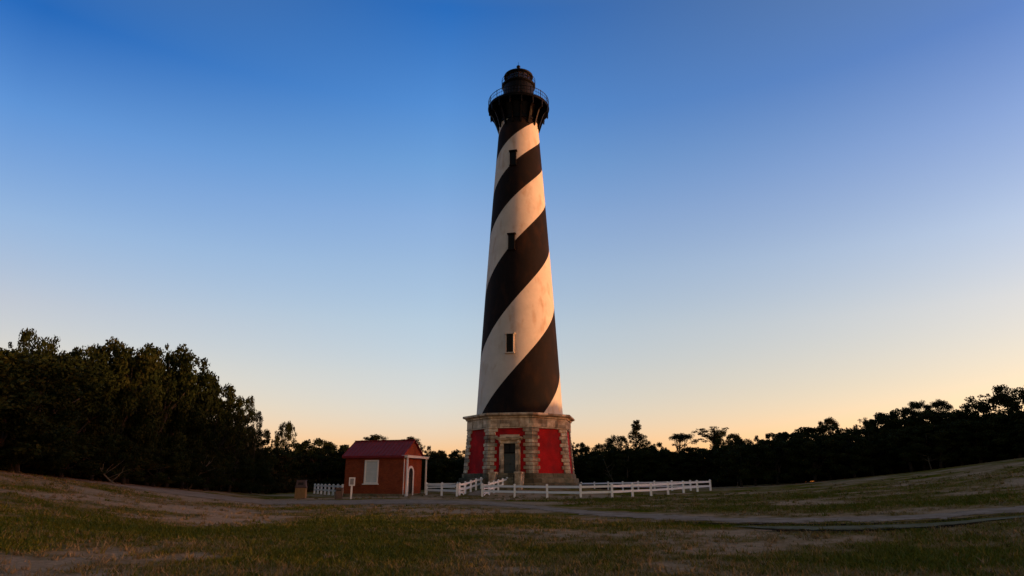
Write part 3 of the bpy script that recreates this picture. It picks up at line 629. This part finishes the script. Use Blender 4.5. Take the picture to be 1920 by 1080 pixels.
# ------------------------------------------------------------------ fences
def fence(pts, skip, label, h=1.22, rails=(.52,1.0), pw=.19, rh=.19, group='white rail fences round the lighthouse'):
    """pts: list of ground points of the posts"""
    o = empty('rail_fence', pts[0]); tag(o, label, 'fence', group); O = Vector(pts[0])
    for p in pts[skip:]:
        m = MB(); q = Vector(p)-O; a = pw/2
        m.prism([(q.x-a,q.y-a),(q.x+a,q.y-a),(q.x+a,q.y+a),(q.x-a,q.y+a)], q.z-.3, q.z+h-.08)
        b = a+.025
        m.prism([(q.x-b,q.y-b),(q.x+b,q.y-b),(q.x+b,q.y+b),(q.x-b,q.y+b)], q.z+h-.078, q.z+h-.03)
        m.prism([(q.x-a,q.y-a),(q.x+a,q.y-a),(q.x+a,q.y+a),(q.x-a,q.y+a)], q.z+h-.028, q.z+h+.04, poly2=[(q.x,q.y)]*4)
        m.build('post', M_fence, o)
    for a, b in zip(pts[:-1], pts[1:]):
        for z in rails:
            m = MB(); A = Vector(a)-O; B = Vector(b)-O; d = (B-A).normalized()*(pw/2-.01)
            m.bar(A+d+Vector((0,0,z)), B-d+Vector((0,0,z)), .055, rh); m.build('rail', M_fence, o)
    return o
def line(a, b, n): return [Vector((a.x+(b.x-a.x)*i/n, a.y+(b.y-a.y)*i/n, 0)) for i in range(n+1)]
def snap(ps): return [Vector((p.x, p.y, g1(p.x, p.y))) for p in ps]
F1 = [G(904,931.5), G(965,933), G(1026,934.5), G(1089,935.4), G(1148,934)]
fence(F1, 0, 'white two rail fence run in front of the lighthouse base')
F2 = [F1[-1]]+[G(1186.4,931.6), G(1221,930), G(1253,927.3), G(1282,924.3), G(1308,922), G(1332.5,919.8)]
fence(F2, 1, 'white rail fence curving away to the far right corner, longest visible stretch')
c2 = F2[-1]; c3 = at(1090, 101); c3b = at(800, 101)
fence(snap(line(c2, c3, 8)), 1, 'thin far white fence behind the right fence, running back toward the tree line')
fence(snap(line(c3, c3b, 10)), 1, 'far white fence seen low behind the lighthouse between tower and hut')
fence([G(799.5,928), G(828,929.5), G(856.5,930.8)], 0, 'short white fence between the brick hut porch and the gate')
La = G(640,917.5); Lb = G(592,914.3)
La = at(643, 74); Lb = at(591, 93)
fence(snap(line(La, Lb, 7)), 0, 'white fence left of the brick hut with closely bunched posts')
fence(snap([Vector(p) for p in line(at(862, 68.5), at(911, 76), 5)]), 0, 'white fence lining the left side of the walk to the lighthouse steps')
fence(snap([Vector(p) for p in line(at(917, 68.5), at(958.5, 74.2), 5)]), 0, 'white fence lining the right side of the walk to the lighthouse steps')
def gate(hinge, end, label):
    o = empty('gate', hinge); tag(o, label, 'gate', 'white gate leaves on the walk'); A = Vector((0,0,0)); B = Vector(end)-Vector(hinge); B.z = 0
    u = B.normalized()
    for t in (.06, B.length-.06):
        m = MB(); m.bar(u*t+Vector((0,0,.25)), u*t+Vector((0,0,1.15)), .07, .10) if False else m.box((u.x*t, u.y*t, .70), (.11, .06, .92), math.atan2(u.y, u.x)); m.build('stile', M_fence, o)
    for z in (.42, .78, 1.08):
        m = MB(); m.bar(u*.12+Vector((0,0,z)), u*(B.length-.12)+Vector((0,0,z)), .05, .11); m.build('gate_rail', M_fence, o)
    m = MB(); nseg = 10; Ls = B.length-.24                        # curved bottom brace
    for i in range(nseg):
        f0 = i/nseg; f1 = (i+1)/nseg; zf = lambda f: .14+.2*math.sin(math.pi*f)
        m.bar(u*(.12+Ls*f0)+Vector((0,0,zf(f0))), u*(.12+Ls*f1)+Vector((0,0,zf(f1))), .05, .09)
    m.build('curved_brace', M_fence, o)
gp = G(856.5,930.8); ge = at(872, 67.2); gate(Vector((gp.x+.14, gp.y+.1, gp.z)), ge, 'white gate leaf standing open at the left gatepost')
gp2 = F1[0]; ge2 = at(919, 67.6); gate(Vector((gp2.x+.14, gp2.y+.14, gp2.z)), ge2, 'white gate leaf standing open at the right gatepost')

# ------------------------------------------------------------------ bins and notice post
p = G(563, 935); rz = -base_dir*.5
bn = empty('litter_bin', p, R(8)); tag(bn, 'square tan litter bin with a dark brown lid, left of the hut', 'litter bin')
sB = .92
m = MB(); m.box((0,0,.46), (sB*.96, sB*.96, 1.0)); m.build('bin_liner', M_brown, bn)
m = MB()
for s_ in range(4):
    for k in range(8):
        u = -sB/2+.07+k*(sB-.14)/7; z0, z1 = .04, .98
        x, y = (u, -sB/2) if s_ == 0 else (sB/2, u) if s_ == 1 else (u, sB/2) if s_ == 2 else (-sB/2, u)
        m.box((x, y, .5), (.095, .04, .93) if s_ % 2 == 0 else (.04, .095, .93))
m.build('slats', M_binwood, bn)
m = MB(); m.prism([(-.52,-.52),(.52,-.52),(.52,.52),(-.52,.52)], 1.0, 1.1); a_ = .47; m.prism([(-a_,-a_),(a_,-a_),(a_,a_),(-a_,a_)], 1.1, 1.62, poly2=[(-.4,-.4),(.4,-.4),(.4,.4),(-.4,.4)]); m.prism([(-.43,-.43),(.43,-.43),(.43,.43),(-.43,.43)], 1.62, 1.70); lid = m.build('lid', M_binlid, bn, bevel=.02)
m = MB(); m.box((0,-.44,1.36), (.5,.03,.24)); m.build('flap', M_dark, lid)
p = G(633, 936); sb = empty('waste_box', p, R(6)); tag(sb, 'small brown waste box on a post between the litter bin and the hut', 'waste box')
m = MB(); m.box((-.2,.02,.30), (.11,.11,.66)); m.build('post', M_binlid, sb)
m = MB(); m.box((.10,0,.50), (.62,.42,.92)); m.box((.10,0,.985), (.70,.50,.05)); m.build('box_body', M_brown, sb, bevel=.02)
m = MB(); m.box((.10,-.225,.78), (.4,.02,.14)); m.build('opening', M_dark, sb)
p = at(660, 63); sg = empty('notice_board', p, R(4)); tag(sg, 'small white notice board on a white post in front of the hut wall', 'notice board')
m = MB(); m.box((0,0,.6), (.14,.14,1.4)); m.build('post', M_trim, sg)
m = MB(); m.box((0,-.03,1.52), (.54,.08,.74)); bd = m.build('board', M_trim, sg, bevel=.01)
m = MB(); m.box((0,-.075,1.53), (.34,.012,.52)); m.build('notice', M_signface, bd)

# ------------------------------------------------------------------ trees
def leafcloud(centres, radii, counts, size, flat=.7, needle=False, tintspread=.25):
    """many small leaf quads packed round the given clump centres"""
    P_ = []; T_ = []; S_ = []
    for c, r, n in zip(centres, radii, counts):
        d = rng.normal(size=(n, 3)); d /= np.linalg.norm(d, axis=1)[:, None]+1e-9
        rr = rng.random(n)**.5; q = d*rr[:, None]*r; q[:, 2] *= flat; P_.append(q+np.array(c)); base = rng.random()
        T_.append(np.clip(base*.6+.2+rng.normal(size=n)*tintspread*.5, 0, 1)); S_.append(rng.uniform(.6, 1.35, n)*size)
    P_ = np.vstack(P_); T_ = np.concatenate(T_); S_ = np.concatenate(S_); n = len(P_)
    a = rng.normal(size=(n, 3)); a /= np.linalg.norm(a, axis=1)[:, None]
    b = rng.normal(size=(n, 3)); b -= (a*b).sum(1)[:, None]*a; b /= np.linalg.norm(b, axis=1)[:, None]
    asp = .28 if needle else .62
    u = a*S_[:, None]; v = b*S_[:, None]*asp
    V = np.stack([P_-u, P_+v, P_+u, P_-v], 1).reshape(-1, 3); F = np.arange(4*n).reshape(n, 4)
    return V, F, np.repeat(T_, 4)
def limb(m, a, b, r0, r1, wob=.12, n=6):
    a = Vector(a); b = Vector(b); pts = []; rs = []; L_ = (b-a).length
    off = Vector((random.gauss(0,1), random.gauss(0,1), random.gauss(0,.4)))*wob*L_
    for i in range(n+1):
        t = i/n; pts.append(a.lerp(b, t)+off*math.sin(math.pi*t)*.6+Vector((random.gauss(0,1), random.gauss(0,1), 0))*wob*L_*.12*(0 < t < 1)); rs.append(r0+(r1-r0)*t)
    m.path(pts, rs, 6); return pts
def make_oak(seed, low=.12, dens=1.0, spiky=0):      # unit tree: height 1, crown half-width .5
    random.seed(seed); tr = MB(); cs = []; rs = []; ct = []
    H = 10.0; nl = random.randint(5, 7); base = Vector((0,0,-.3)); fork = Vector((random.uniform(-.3,.3), random.uniform(-.3,.3), H*random.uniform(.14,.24)))
    limb(tr, base, fork, .30, .22, .05)
    tips = []
    for i in range(nl):
        a = 2*math.pi*(i+random.random()*.6)/nl; rr = random.uniform(1.6, 3.6); zz = H*random.uniform(.5, .86)
        e = Vector((rr*math.cos(a), rr*math.sin(a), zz)); pts = limb(tr, fork, e, .15, .04, .14); tips.append(e)
        for k in range(4):
            s0 = pts[random.randint(2, 5)]; e2 = s0+Vector((random.gauss(0,1.3), random.gauss(0,1.3), random.uniform(-.3,1.7))); limb(tr, s0, e2, .055, .015, .15, 4); tips.append(e2)
    top = Vector((random.uniform(-.5,.5), random.uniform(-.5,.5), H*.93)); limb(tr, fork, top, .17, .03, .08)
    # clumps on an irregular dome
    nC = 78
    for i in range(nC):
        t = random.random(); a = random.uniform(0, 2*math.pi); z = low+(1-low)*t**.85
        w = math.sqrt(max(0, 1-((z-.48)/.56)**2)) if z > .48 else .86+.14*z/.48
        bump = 1+.22*math.sin(a*3+seed)+.12*math.sin(a*5+z*9+seed*2)
        r = w*4.3*bump*random.uniform(.5, 1)**.5
        s = random.uniform(.55, 1.05)
        zz = min(z*H, H-.35*s)
        cs.append((r*math.cos(a), r*math.sin(a), zz)); rs.append(s); ct.append(int(210*dens*s*s))
    for e in tips: cs.append(tuple(e)); rs.append(random.uniform(.5,.9)); ct.append(int(90*dens))
    for i in range(16+spiky):                                  # ragged sprays breaking the outline
        a = random.uniform(0, 2*math.pi); z = random.uniform(.55, 1.0); w = math.sqrt(max(.02, 1-((z-.48)/.56)**2))*4.05
        cs.append((w*math.cos(a), w*math.sin(a), z*H-random.uniform(0,.2))); rs.append(random.uniform(.22,.42)); ct.append(26)
    V, F, T = leafcloud(cs, rs, ct, .15)
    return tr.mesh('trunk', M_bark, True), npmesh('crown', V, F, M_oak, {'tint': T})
def make_pine(seed, style):
    random.seed(seed); tr = MB(); cs = []; rs = []; ct = []; H = 10.0
    lean = Vector((random.uniform(-.4,.4), random.uniform(-.4,.4), H*.96)); pts = limb(tr, (0,0,-.3), lean, .20, .04, .02, 10)
    if style == 'cone':
        lv = [(z, min(2.7, 5.0*(1.02-z))) for z in np.linspace(.42, .96, 12)]
        for z, w_ in lv:
            for k in range(7):
                a = random.uniform(0, 2*math.pi); r = w_*random.uniform(.75, 1.15); s0 = lean*(z); e = Vector((s0.x+r*math.cos(a), s0.y+r*math.sin(a), z*H+random.uniform(-.2,.3)))
                limb(tr, s0, e, .05, .015, .08, 3)
                for q in (.55, 1.0): c = s0.lerp(e, q); cs.append(tuple(c+Vector((0,0,.1)))); rs.append(random.uniform(.26,.44)); ct.append(60)
        cs.append(tuple(lean)); rs.append(.4); ct.append(60)
    elif style == 'umbrella':
        for k in range(15):
            a = random.uniform(0, 2*math.pi); r = random.uniform(.2, 2.2); zb_ = random.uniform(.55, .85); s0 = lean*zb_; e = Vector((s0.x+r*math.cos(a), s0.y+r*math.sin(a), H*(.98-.13*(r/2.6)**2)-random.uniform(0,.5)))
            limb(tr, s0, e, .06, .02, .12, 4)
            for q in range(3): cs.append((e.x+random.gauss(0,.3), e.y+random.gauss(0,.3), e.z+random.gauss(0,.12))); rs.append(random.uniform(.4,.7)); ct.append(100)
        for k in range(15):
            a = random.uniform(0, 2*math.pi); r = random.uniform(.6, 2.7); z = random.uniform(.55, .86); s0 = lean*(z-.05); e = Vector((r*math.cos(a), r*math.sin(a), z*H)); limb(tr, s0, e, .05, .015, .1, 4)
            cs.append(tuple(e)); rs.append(random.uniform(.35,.6)); ct.append(90)
    else:
        for k in range(36):
            a = random.uniform(0, 2*math.pi); r = random.uniform(.5, 2.4); z = random.uniform(.45, .98); s0 = lean*(z-.08); e = Vector((s0.x+r*(1.3-z*.6)*math.cos(a), s0.y+r*(1.3-z*.6)*math.sin(a), z*H)); limb(tr, s0, e, .05, .015, .12, 4)
            for q in (.7, 1.): c = s0.lerp(e, q); cs.append(tuple(c)); rs.append(random.uniform(.3,.52)); ct.append(60)
        cs.append(tuple(lean)); rs.append(.5); ct.append(90)
        for q in (.84,.9,.95): cs.append((lean.x*q+random.gauss(0,.35), lean.y*q+random.gauss(0,.35), lean.z*q)); rs.append(.42); ct.append(60)
    V, F, T = leafcloud(cs, rs, ct, .12, flat=.6, needle=True)
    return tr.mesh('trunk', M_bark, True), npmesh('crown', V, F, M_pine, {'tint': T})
def make_cedar(seed):
    random.seed(seed); tr = MB(); cs = []; rs = []; ct = []; H = 10.
    limb(tr, (0,0,-.3), (0,0,H*.9), .22, .03, .02, 8)
    for i in range(95):
        z = random.uniform(.04, .98); w = 2.5*(1-z)**.62+.12; a = random.uniform(0, 2*math.pi); r = w*random.uniform(.5, 1.12)
        cs.append((r*math.cos(a), r*math.sin(a), z*H)); rs.append(random.uniform(.35,.7)*(1-.45*z)); ct.append(75)
    V, F, T = leafcloud(cs, rs, ct, .11, flat=1.2, needle=True)
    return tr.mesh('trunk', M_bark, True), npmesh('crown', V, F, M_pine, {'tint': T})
KINDS = {'oak': [make_oak(s) for s in (11, 12, 13, 14)], 'rag': [make_oak(s, .2, .62, 22) for s in (31, 32)],
         'cone': [make_pine(41, 'cone')], 'umb': [make_pine(42, 'umbrella'), make_pine(45, 'umbrella')], 'sparse': [make_pine(43, 'sparse'), make_pine(44, 'sparse')], 'cedar': [make_cedar(51), make_cedar(52)]}
HWU = {'oak': 4.6, 'rag': 4.6, 'cone': 2.7, 'umb': 2.9, 'sparse': 2.6, 'cedar': 2.6}     # half-width of the unit tree
NAME = {'oak': 'oak_tree', 'rag': 'oak_tree', 'cone': 'pine_tree', 'umb': 'pine_tree', 'sparse': 'pine_tree', 'cedar': 'cedar_tree'}
random.seed(99)
def tree(kind, px, ytop, hwp, D, label, group=None, x=None, y=None, H=None, Wd=None):
    if x is None:
        q = at(px, D); x, y = q.x, q.y; s = pixdir(px, ytop)[1]; H = EYE+D*s-q.z
        Wd = hwp*D/FPX*(1.5 if kind == 'oak' else 1.25)/HWU[kind]
    tm, cm = random.choice(KINDS[kind]); o = empty(NAME[kind], (x, y, g1(x, y)-.02), random.uniform(0, 6.28)); tag(o, label, 'tree', group)
    sz = H/10.4; sxy = Wd
    for nm, dm in (('trunk', tm), ('crown', cm)):
        c = bpy.data.objects.new(nm, dm); COL.objects.link(c); c.parent = o; c.scale = (sxy, sxy, sz)
    return o
# --- left thicket, front row, from the left frame edge to its right end
GL = 'dark trees of the left thicket'
left = [('rag',3,606,34,58,'spindly pine rising at the left frame edge of the left thicket'),
 ('oak',22,660,60,57,'dark oak under the spindly pine at the left frame edge'),
 ('rag',52,648,30,60,'narrow ragged tree just right of the left edge pine'),
 ('oak',88,662,48,59,'dark oak with a low dipping top, third hump of the left thicket'),
 ('rag',122,640,38,62,'fine twigged tree with feathery top in the left thicket'),
 ('rag',156,638,40,63,'broad twiggy crown beside the feathery top in the left thicket'),
 ('oak',203,628,40,63,'tallest rounded oak of the left thicket'),
 ('rag',238,650,34,66,'gappy tree just right of the tallest oak, sky showing through'),
 ('oak',277,639,38,67,'second tall oak of the left thicket, right of the gappy tree'),
 ('oak',312,655,36,70,'oak on the right shoulder of the left thicket, where its top starts to fall'),
 ('oak',350,690,30,74,'oak halfway down the falling edge of the left thicket'),
 ('oak',390,710,28,78,'brownish topped oak on the falling edge of the left thicket'),
 ('rag',428,738,26,84,'rust tinged ragged tree near the right end of the left thicket'),
 ('cedar',452,735,18,86,'pointed cedar poking out above the right end of the left thicket'),
 ('cedar',470,764,20,90,'dark cedar at the right end of the left thicket'),
 ('oak',482,800,15,94,'low rounded tree closing the right end of the left thicket')]
for k, px, yt, hwp, D, lb in left: tree(k, px, yt, hwp, D, lb, GL)
for px, yt, hwp, D in ((-30,650,60,52),(-90,640,70,52),(60,690,55,66),(130,680,55,70),(190,672,55,74),(250,684,55,78),(300,705,40,82),(345,728,36,86),(390,748,34,90),(425,775,30,96),(-160,630,80,50)):
    tree('oak', px, yt, hwp, D, 'dark oak in the shaded second row of the left thicket', GL)
for px, yt, hwp, D in ((30,800,40,54),(110,815,38,58),(170,810,36,60),(230,830,34,62),(290,830,34,66),(340,838,32,70),(385,845,30,75),(430,850,28,80),(470,856,24,86)):
    tree('oak', px, yt, hwp, D, 'low leafy tree at the foot of the left thicket', GL)
# --- middle distance
GM = 'distant trees behind the hut and lighthouse'
mid = [('rag',528,787,17,112,'small round topped tree standing alone above the trees right of the thicket'),
 ('oak',515,838,26,104,'low oak between the left thicket and the lone round pine'),
 ('oak',552,828,30,112,'low dark oak behind the tan litter bin'),('oak',588,821,30,116,'rounded dark oak left of the hut, its top level with the hut roof'),('oak',626,829,28,116,'dark oak touching the left end of the hut roof'),
 ('umb',700,811,24,122,'small pine crown above the middle of the hut roof'),('sparse',680,819,14,120,'thin pine tuft left of the pine above the hut roof'),('umb',768,815,18,120,'small pine above the right end of the hut roof'),
 ('oak',660,833,30,118,'dark tree hidden behind the left half of the hut'),('oak',730,832,34,118,'dark tree hidden behind the right half of the hut'),
 ('sparse',785,828,12,118,'thin pine just right of the hut ridge'),('cedar',802,833,13,118,'pointed cedar right of the hut roof'),('oak',812,842,24,120,'low oak behind the porch of the hut'),('cedar',822,840,11,118,'small pointed cedar between hut and lighthouse'),
 ('oak',842,850,24,120,'low oak midway between hut and lighthouse'),('oak',866,842,22,120,'oak touching the left side of the lighthouse base'),
 ('oak',900,850,30,122,'dark oak behind the left half of the lighthouse base'),('oak',950,850,34,122,'dark oak behind the lighthouse door'),('oak',1005,850,34,122,'dark oak behind the right half of the lighthouse base'),('oak',1052,840,28,122,'dark oak behind the right corner of the lighthouse base'),
 ('oak',1083,826,20,118,'oak touching the right side of the lighthouse base'),('sparse',1102,834,14,118,'thin ragged tree just right of the lighthouse base'),('oak',1118,850,20,118,'lowest dip of the trees right of the lighthouse')]
for k, px, yt, hwp, D, lb in mid: tree(k, px, yt, hwp, D, lb, GM)
for px, yt in ((540,842),(600,843),(660,843),(790,850),(825,856),(855,858),(1085,852),(1110,858),(1130,852)):
    tree('oak', px, yt, 30, 110, 'low dark tree at the front of the distant tree line', GM)
# --- right tree line
GR = 'trees of the right tree line'
right = [('oak',1140,830,24,114,'oak at the left end of the right tree line'),('rag',1162,814,22,116,'open round oak left of the tall conical pine'),
 ('cone',1197,783,23,116,'tall conical pine, first peak right of the lighthouse'),('oak',1180,842,34,112,'low oak under the tall conical pine'),('oak',1216,834,20,114,'small oak right of the tall conical pine'),
 ('rag',1236,828,20,114,'small ragged pine between the conical pine and the flat topped pine'),('umb',1280,809,31,116,'flat topped umbrella pine above the right tree line'),('oak',1258,842,26,112,'low oak in front of the flat topped pine'),
 ('oak',1300,840,26,112,'low oak right of the flat topped pine'),('sparse',1342,793,38,114,'tall thin pine with open sprays right of the flat topped pine'),('rag',1360,806,20,114,'bare looking pine beside the tall thin pine'),
 ('oak',1374,810,22,110,'dark pointed oak right of the thin pines'),('rag',1400,820,22,108,'ragged tree in the dip right of the thin pines'),('cedar',1427,812,13,108,'small spire shaped cedar in the right tree line'),
 ('cedar',1449,809,13,108,'second spire shaped cedar, beside the long rounded mound'),('oak',1478,808,34,106,'oak at the left end of the long rounded mound'),('oak',1515,800,36,105,'rounded oak in the middle of the long mound'),('oak',1552,796,34,104,'rounded oak at the right end of the long mound'),
 ('umb',1569,778,17,106,'small pine perched above the long rounded mound'),('oak',1595,800,24,103,'oak right of the perched small pine'),('cedar',1620,791,13,102,'narrow cedar left of the small leaning pine'),('sparse',1645,775,17,104,'small open pine before the rise of the right tree line'),
 ('oak',1668,785,28,101,'oak under the small open pine'),('oak',1688,769,28,100,'dark oak where the right tree line starts to rise'),('oak',1708,762,26,100,'dark oak left of the first layered pine'),
 ('umb',1745,745,18,102,'layered pine, left one of the pair near the right edge'),('oak',1745,765,36,99,'oak below the left layered pine'),('umb',1786,744,21,102,'open layered pine, right one of the pair near the right edge'),
 ('oak',1785,770,34,98,'oak below the right layered pine'),('oak',1822,767,32,98,'oak right of the layered pines'),('oak',1853,772,30,98,'oak in the last dip before the right edge'),
 ('oak',1893,733,30,98,'tall dark oak close to the right frame edge'),('rag',1925,716,30,97,'tallest tree of the right side, cut by the frame edge')]
for k, px, yt, hwp, D, lb in right: tree(k, px, yt, hwp, D, lb, GR)
random.seed(5)
for i, px in enumerate(range(1130, 1960, 36)):
    s_ = float(np.interp(px, [1130,1300,1450,1560,1700,1850,1920], [840,840,824,812,792,786,770])); tree('oak', px+random.uniform(-8,8), s_+random.uniform(-4,6), 30, 95+random.uniform(-1,4) if px > 1350 else 108, 'low dark tree along the foot of the right tree line', GR)
# off to the right and beyond, the same woods carry on round the field
k_ = 0
for a_ in np.arange(40.5, 128, 2.3):
    for row in (0, 1):
        D = 99+row*9+random.uniform(-3,3); aa_ = R(a_+row*1.1+random.uniform(-.4,.4)); x, y = D*math.sin(aa_), D*math.cos(aa_)
        Hh = random.uniform(8.2, 11.5) if a_ > 44 else 11.; tree('oak' if random.random() < .8 else 'cedar', 0, 0, 0, 0, 'dark tree of the woods right of the view, outside the frame', 'woods beyond the right edge', x, y, Hh, random.uniform(.8,1.1))

# pale bare trunks and branches showing against the dark wood
def snag(px, D, h, lean, label):
    q = at(px, D); random.seed(int(px)); o = empty('bare_tree', q); tag(o, label, 'tree', 'pale bare trunks'); m = MB()
    b = Vector((lean*h, 0, h)); pts = limb(m, (0,0,-.2), b, .07, .025, .08, 8); m.build('trunk', M_barkpale, o, True); m = MB()
    for k in range(7):
        s0 = pts[random.randint(2,7)]; e = s0+Vector((random.gauss(0,.8), random.gauss(0,.3), random.uniform(.2,1.3))); limb(m, s0, e, .028, .01, .12, 5)
    m.build('branch', M_barkpale, o, True)
snag(226, 57.5, 1.9, -1.1, 'pale bare branches at the foot of the left thicket')
snag(352, 70, 2.6, .7, 'leaning pale bare branch near the right half of the left thicket')
snag(1155, 104, 4.5, -.4, 'leaning pale trunk in the dark woods right of the lighthouse')
snag(1178, 105, 5, .05, 'upright pale trunk beside the leaning one right of the lighthouse')
snag(1381, 100, 5.5, .02, 'pale upright trunk beyond the far fence corner')
snag(1447, 98, 4.8, -.1, 'pale crooked trunk under the long rounded mound of trees')
snag(1752, 93, 4.2, .02, 'pale upright trunk under the layered pines at right')

# undergrowth that closes the foot of the woods
pa = []; rr_ = []; cc = []
for i in range(2300):
    a = R(random.uniform(-48, 48)); D0 = float(np.interp(a, _az, _dt)); 
    D = D0+abs(random.gauss(0, 3.5))-(.5); x, y = D*math.sin(a), D*math.cos(a)
    back = max(0, min(1, (D-D0)/5)); h = random.uniform(.3, 1.1+2.6*back)
    pa.append((x, y, g1(x, y)+h)); rr_.append(random.uniform(.5, 1.0)); cc.append(75)
for i in range(2300):
    a = R(random.uniform(-48, 48)); D = float(np.interp(a, _az, _dt))+random.uniform(3, 15); x, y = D*math.sin(a), D*math.cos(a)
    pa.append((x, y, g1(x, y)+random.uniform(.3, 5.2))); rr_.append(random.uniform(.9, 1.5)); cc.append(80)
V, F, T = leafcloud(pa, rr_, cc, .27, flat=.9)
o = bpy.data.objects.new('undergrowth', npmesh('undergrowth', V, F, M_brush, {'tint': T})); COL.objects.link(o)
tag(o, 'dark tangled brush filling the foot of the woods all along the field edge', 'undergrowth', kind='stuff')

# ------------------------------------------------------------------ grass blades
NB = 300000
a = rng.uniform(-R(41), R(41), NB); d = 10.5*np.exp(rng.random(NB)**1.15*math.log(62/10.5)); x = d*np.sin(a); y = d*np.cos(a); c = cover(x, y)
keep = rng.random(NB) < np.clip((c-.22)*1.5, .02, 1); keep &= (np.abs(x) > -1); x, y, c, d = x[keep], y[keep], c[keep], d[keep]
# scattered taller tufts and weeds
nt_ = 2600; ta = rng.uniform(-R(41), R(41), nt_); td = 10.5*np.exp(rng.random(nt_)*math.log(70/10.5)); tx, ty = td*np.sin(ta), td*np.cos(ta); nb_ = 16
bx = np.repeat(tx, nb_)+rng.normal(size=nt_*nb_)*.07; by = np.repeat(ty, nb_)+rng.normal(size=nt_*nb_)*.07
ntuft = len(bx); x = np.concatenate([x, bx]); y = np.concatenate([y, by]); c = np.concatenate([c, np.repeat(np.clip(cover(tx, ty)+rng.normal(size=nt_)*.25, 0, 1), nb_)]); d = np.concatenate([d, np.repeat(td, nb_)])
tall = np.concatenate([np.ones(len(x)-ntuft), np.repeat(rng.uniform(1.1, 2.0, nt_), nb_)])
# keep the roads clear
def inside(x, y, o):
    vs = np.array([v.co[:] for v in o.data.vertices]); n = 7; k = len(vs)//n; e0 = vs[0::n][:, :2]; e1 = vs[n-1::n][:, :2]; out = np.zeros(len(x), bool); mid = (e0+e1)/2; hw_ = np.linalg.norm(e0-e1, axis=1)/2
    for i in range(0, k, 2): out |= (x-mid[i,0])**2+(y-mid[i,1])**2 < (hw_[i]*.92)**2
    return out
for nm in ('path', 'road', 'footpath'):
    q = inside(x, y, bpy.data.objects[nm]); x, y, c, d, tall = x[~q], y[~q], c[~q], d[~q], tall[~q]
z = gh(x, y); n = len(x); hgt = rng.uniform(.025, .065, n)*(1+.7*rng.random(n)**5)*(1+d/90)*tall; wd = .006+d*.0007; t = rng.uniform(0, math.pi, n)
lx = rng.normal(size=n)*hgt*.6; ly = rng.normal(size=n)*hgt*.6
A = np.stack([x-np.cos(t)*wd, y-np.sin(t)*wd, z-.01], -1); B = np.stack([x+np.cos(t)*wd, y+np.sin(t)*wd, z-.01], -1); C_ = np.stack([x+lx, y+ly, z+hgt], -1)
V = np.stack([A, B, C_], 1).reshape(-1, 3); F = np.arange(3*n).reshape(n, 3); cv = np.repeat(np.clip(c+rng.normal(size=n)*.16+.05, 0, 1), 3)
def grassmat():
    m = bpy.data.materials.new('grass_blades'); m.use_nodes = True; tt = m.node_tree; p = tt.nodes['Principled BSDF']; p.inputs['Roughness'].default_value = .8; p.inputs['Specular IOR Level'].default_value = .15
    a_ = tt.nodes.new('ShaderNodeAttribute'); a_.attribute_name = 'cover'; r = tt.nodes.new('ShaderNodeValToRGB'); e = r.color_ramp.elements
    e[0].position = .1; e[0].color = (.20,.145,.08,1); e[1].position = .95; e[1].color = (.066,.074,.004,1)
    q = e.new(.5); q.color = (.145,.105,.042,1); q = e.new(.7); q.color = (.100,.092,.013,1)
    tt.links.new(a_.outputs['Fac'], r.inputs[0]); tt.links.new(r.outputs[0], p.inputs['Base Color']); return m
o = bpy.data.objects.new('grass', npmesh('grass', V, F, grassmat(), {'cover': cv})); COL.objects.link(o)
tag(o, 'short patchy turf of green and straw coloured grass in the foreground', 'grass', kind='stuff')
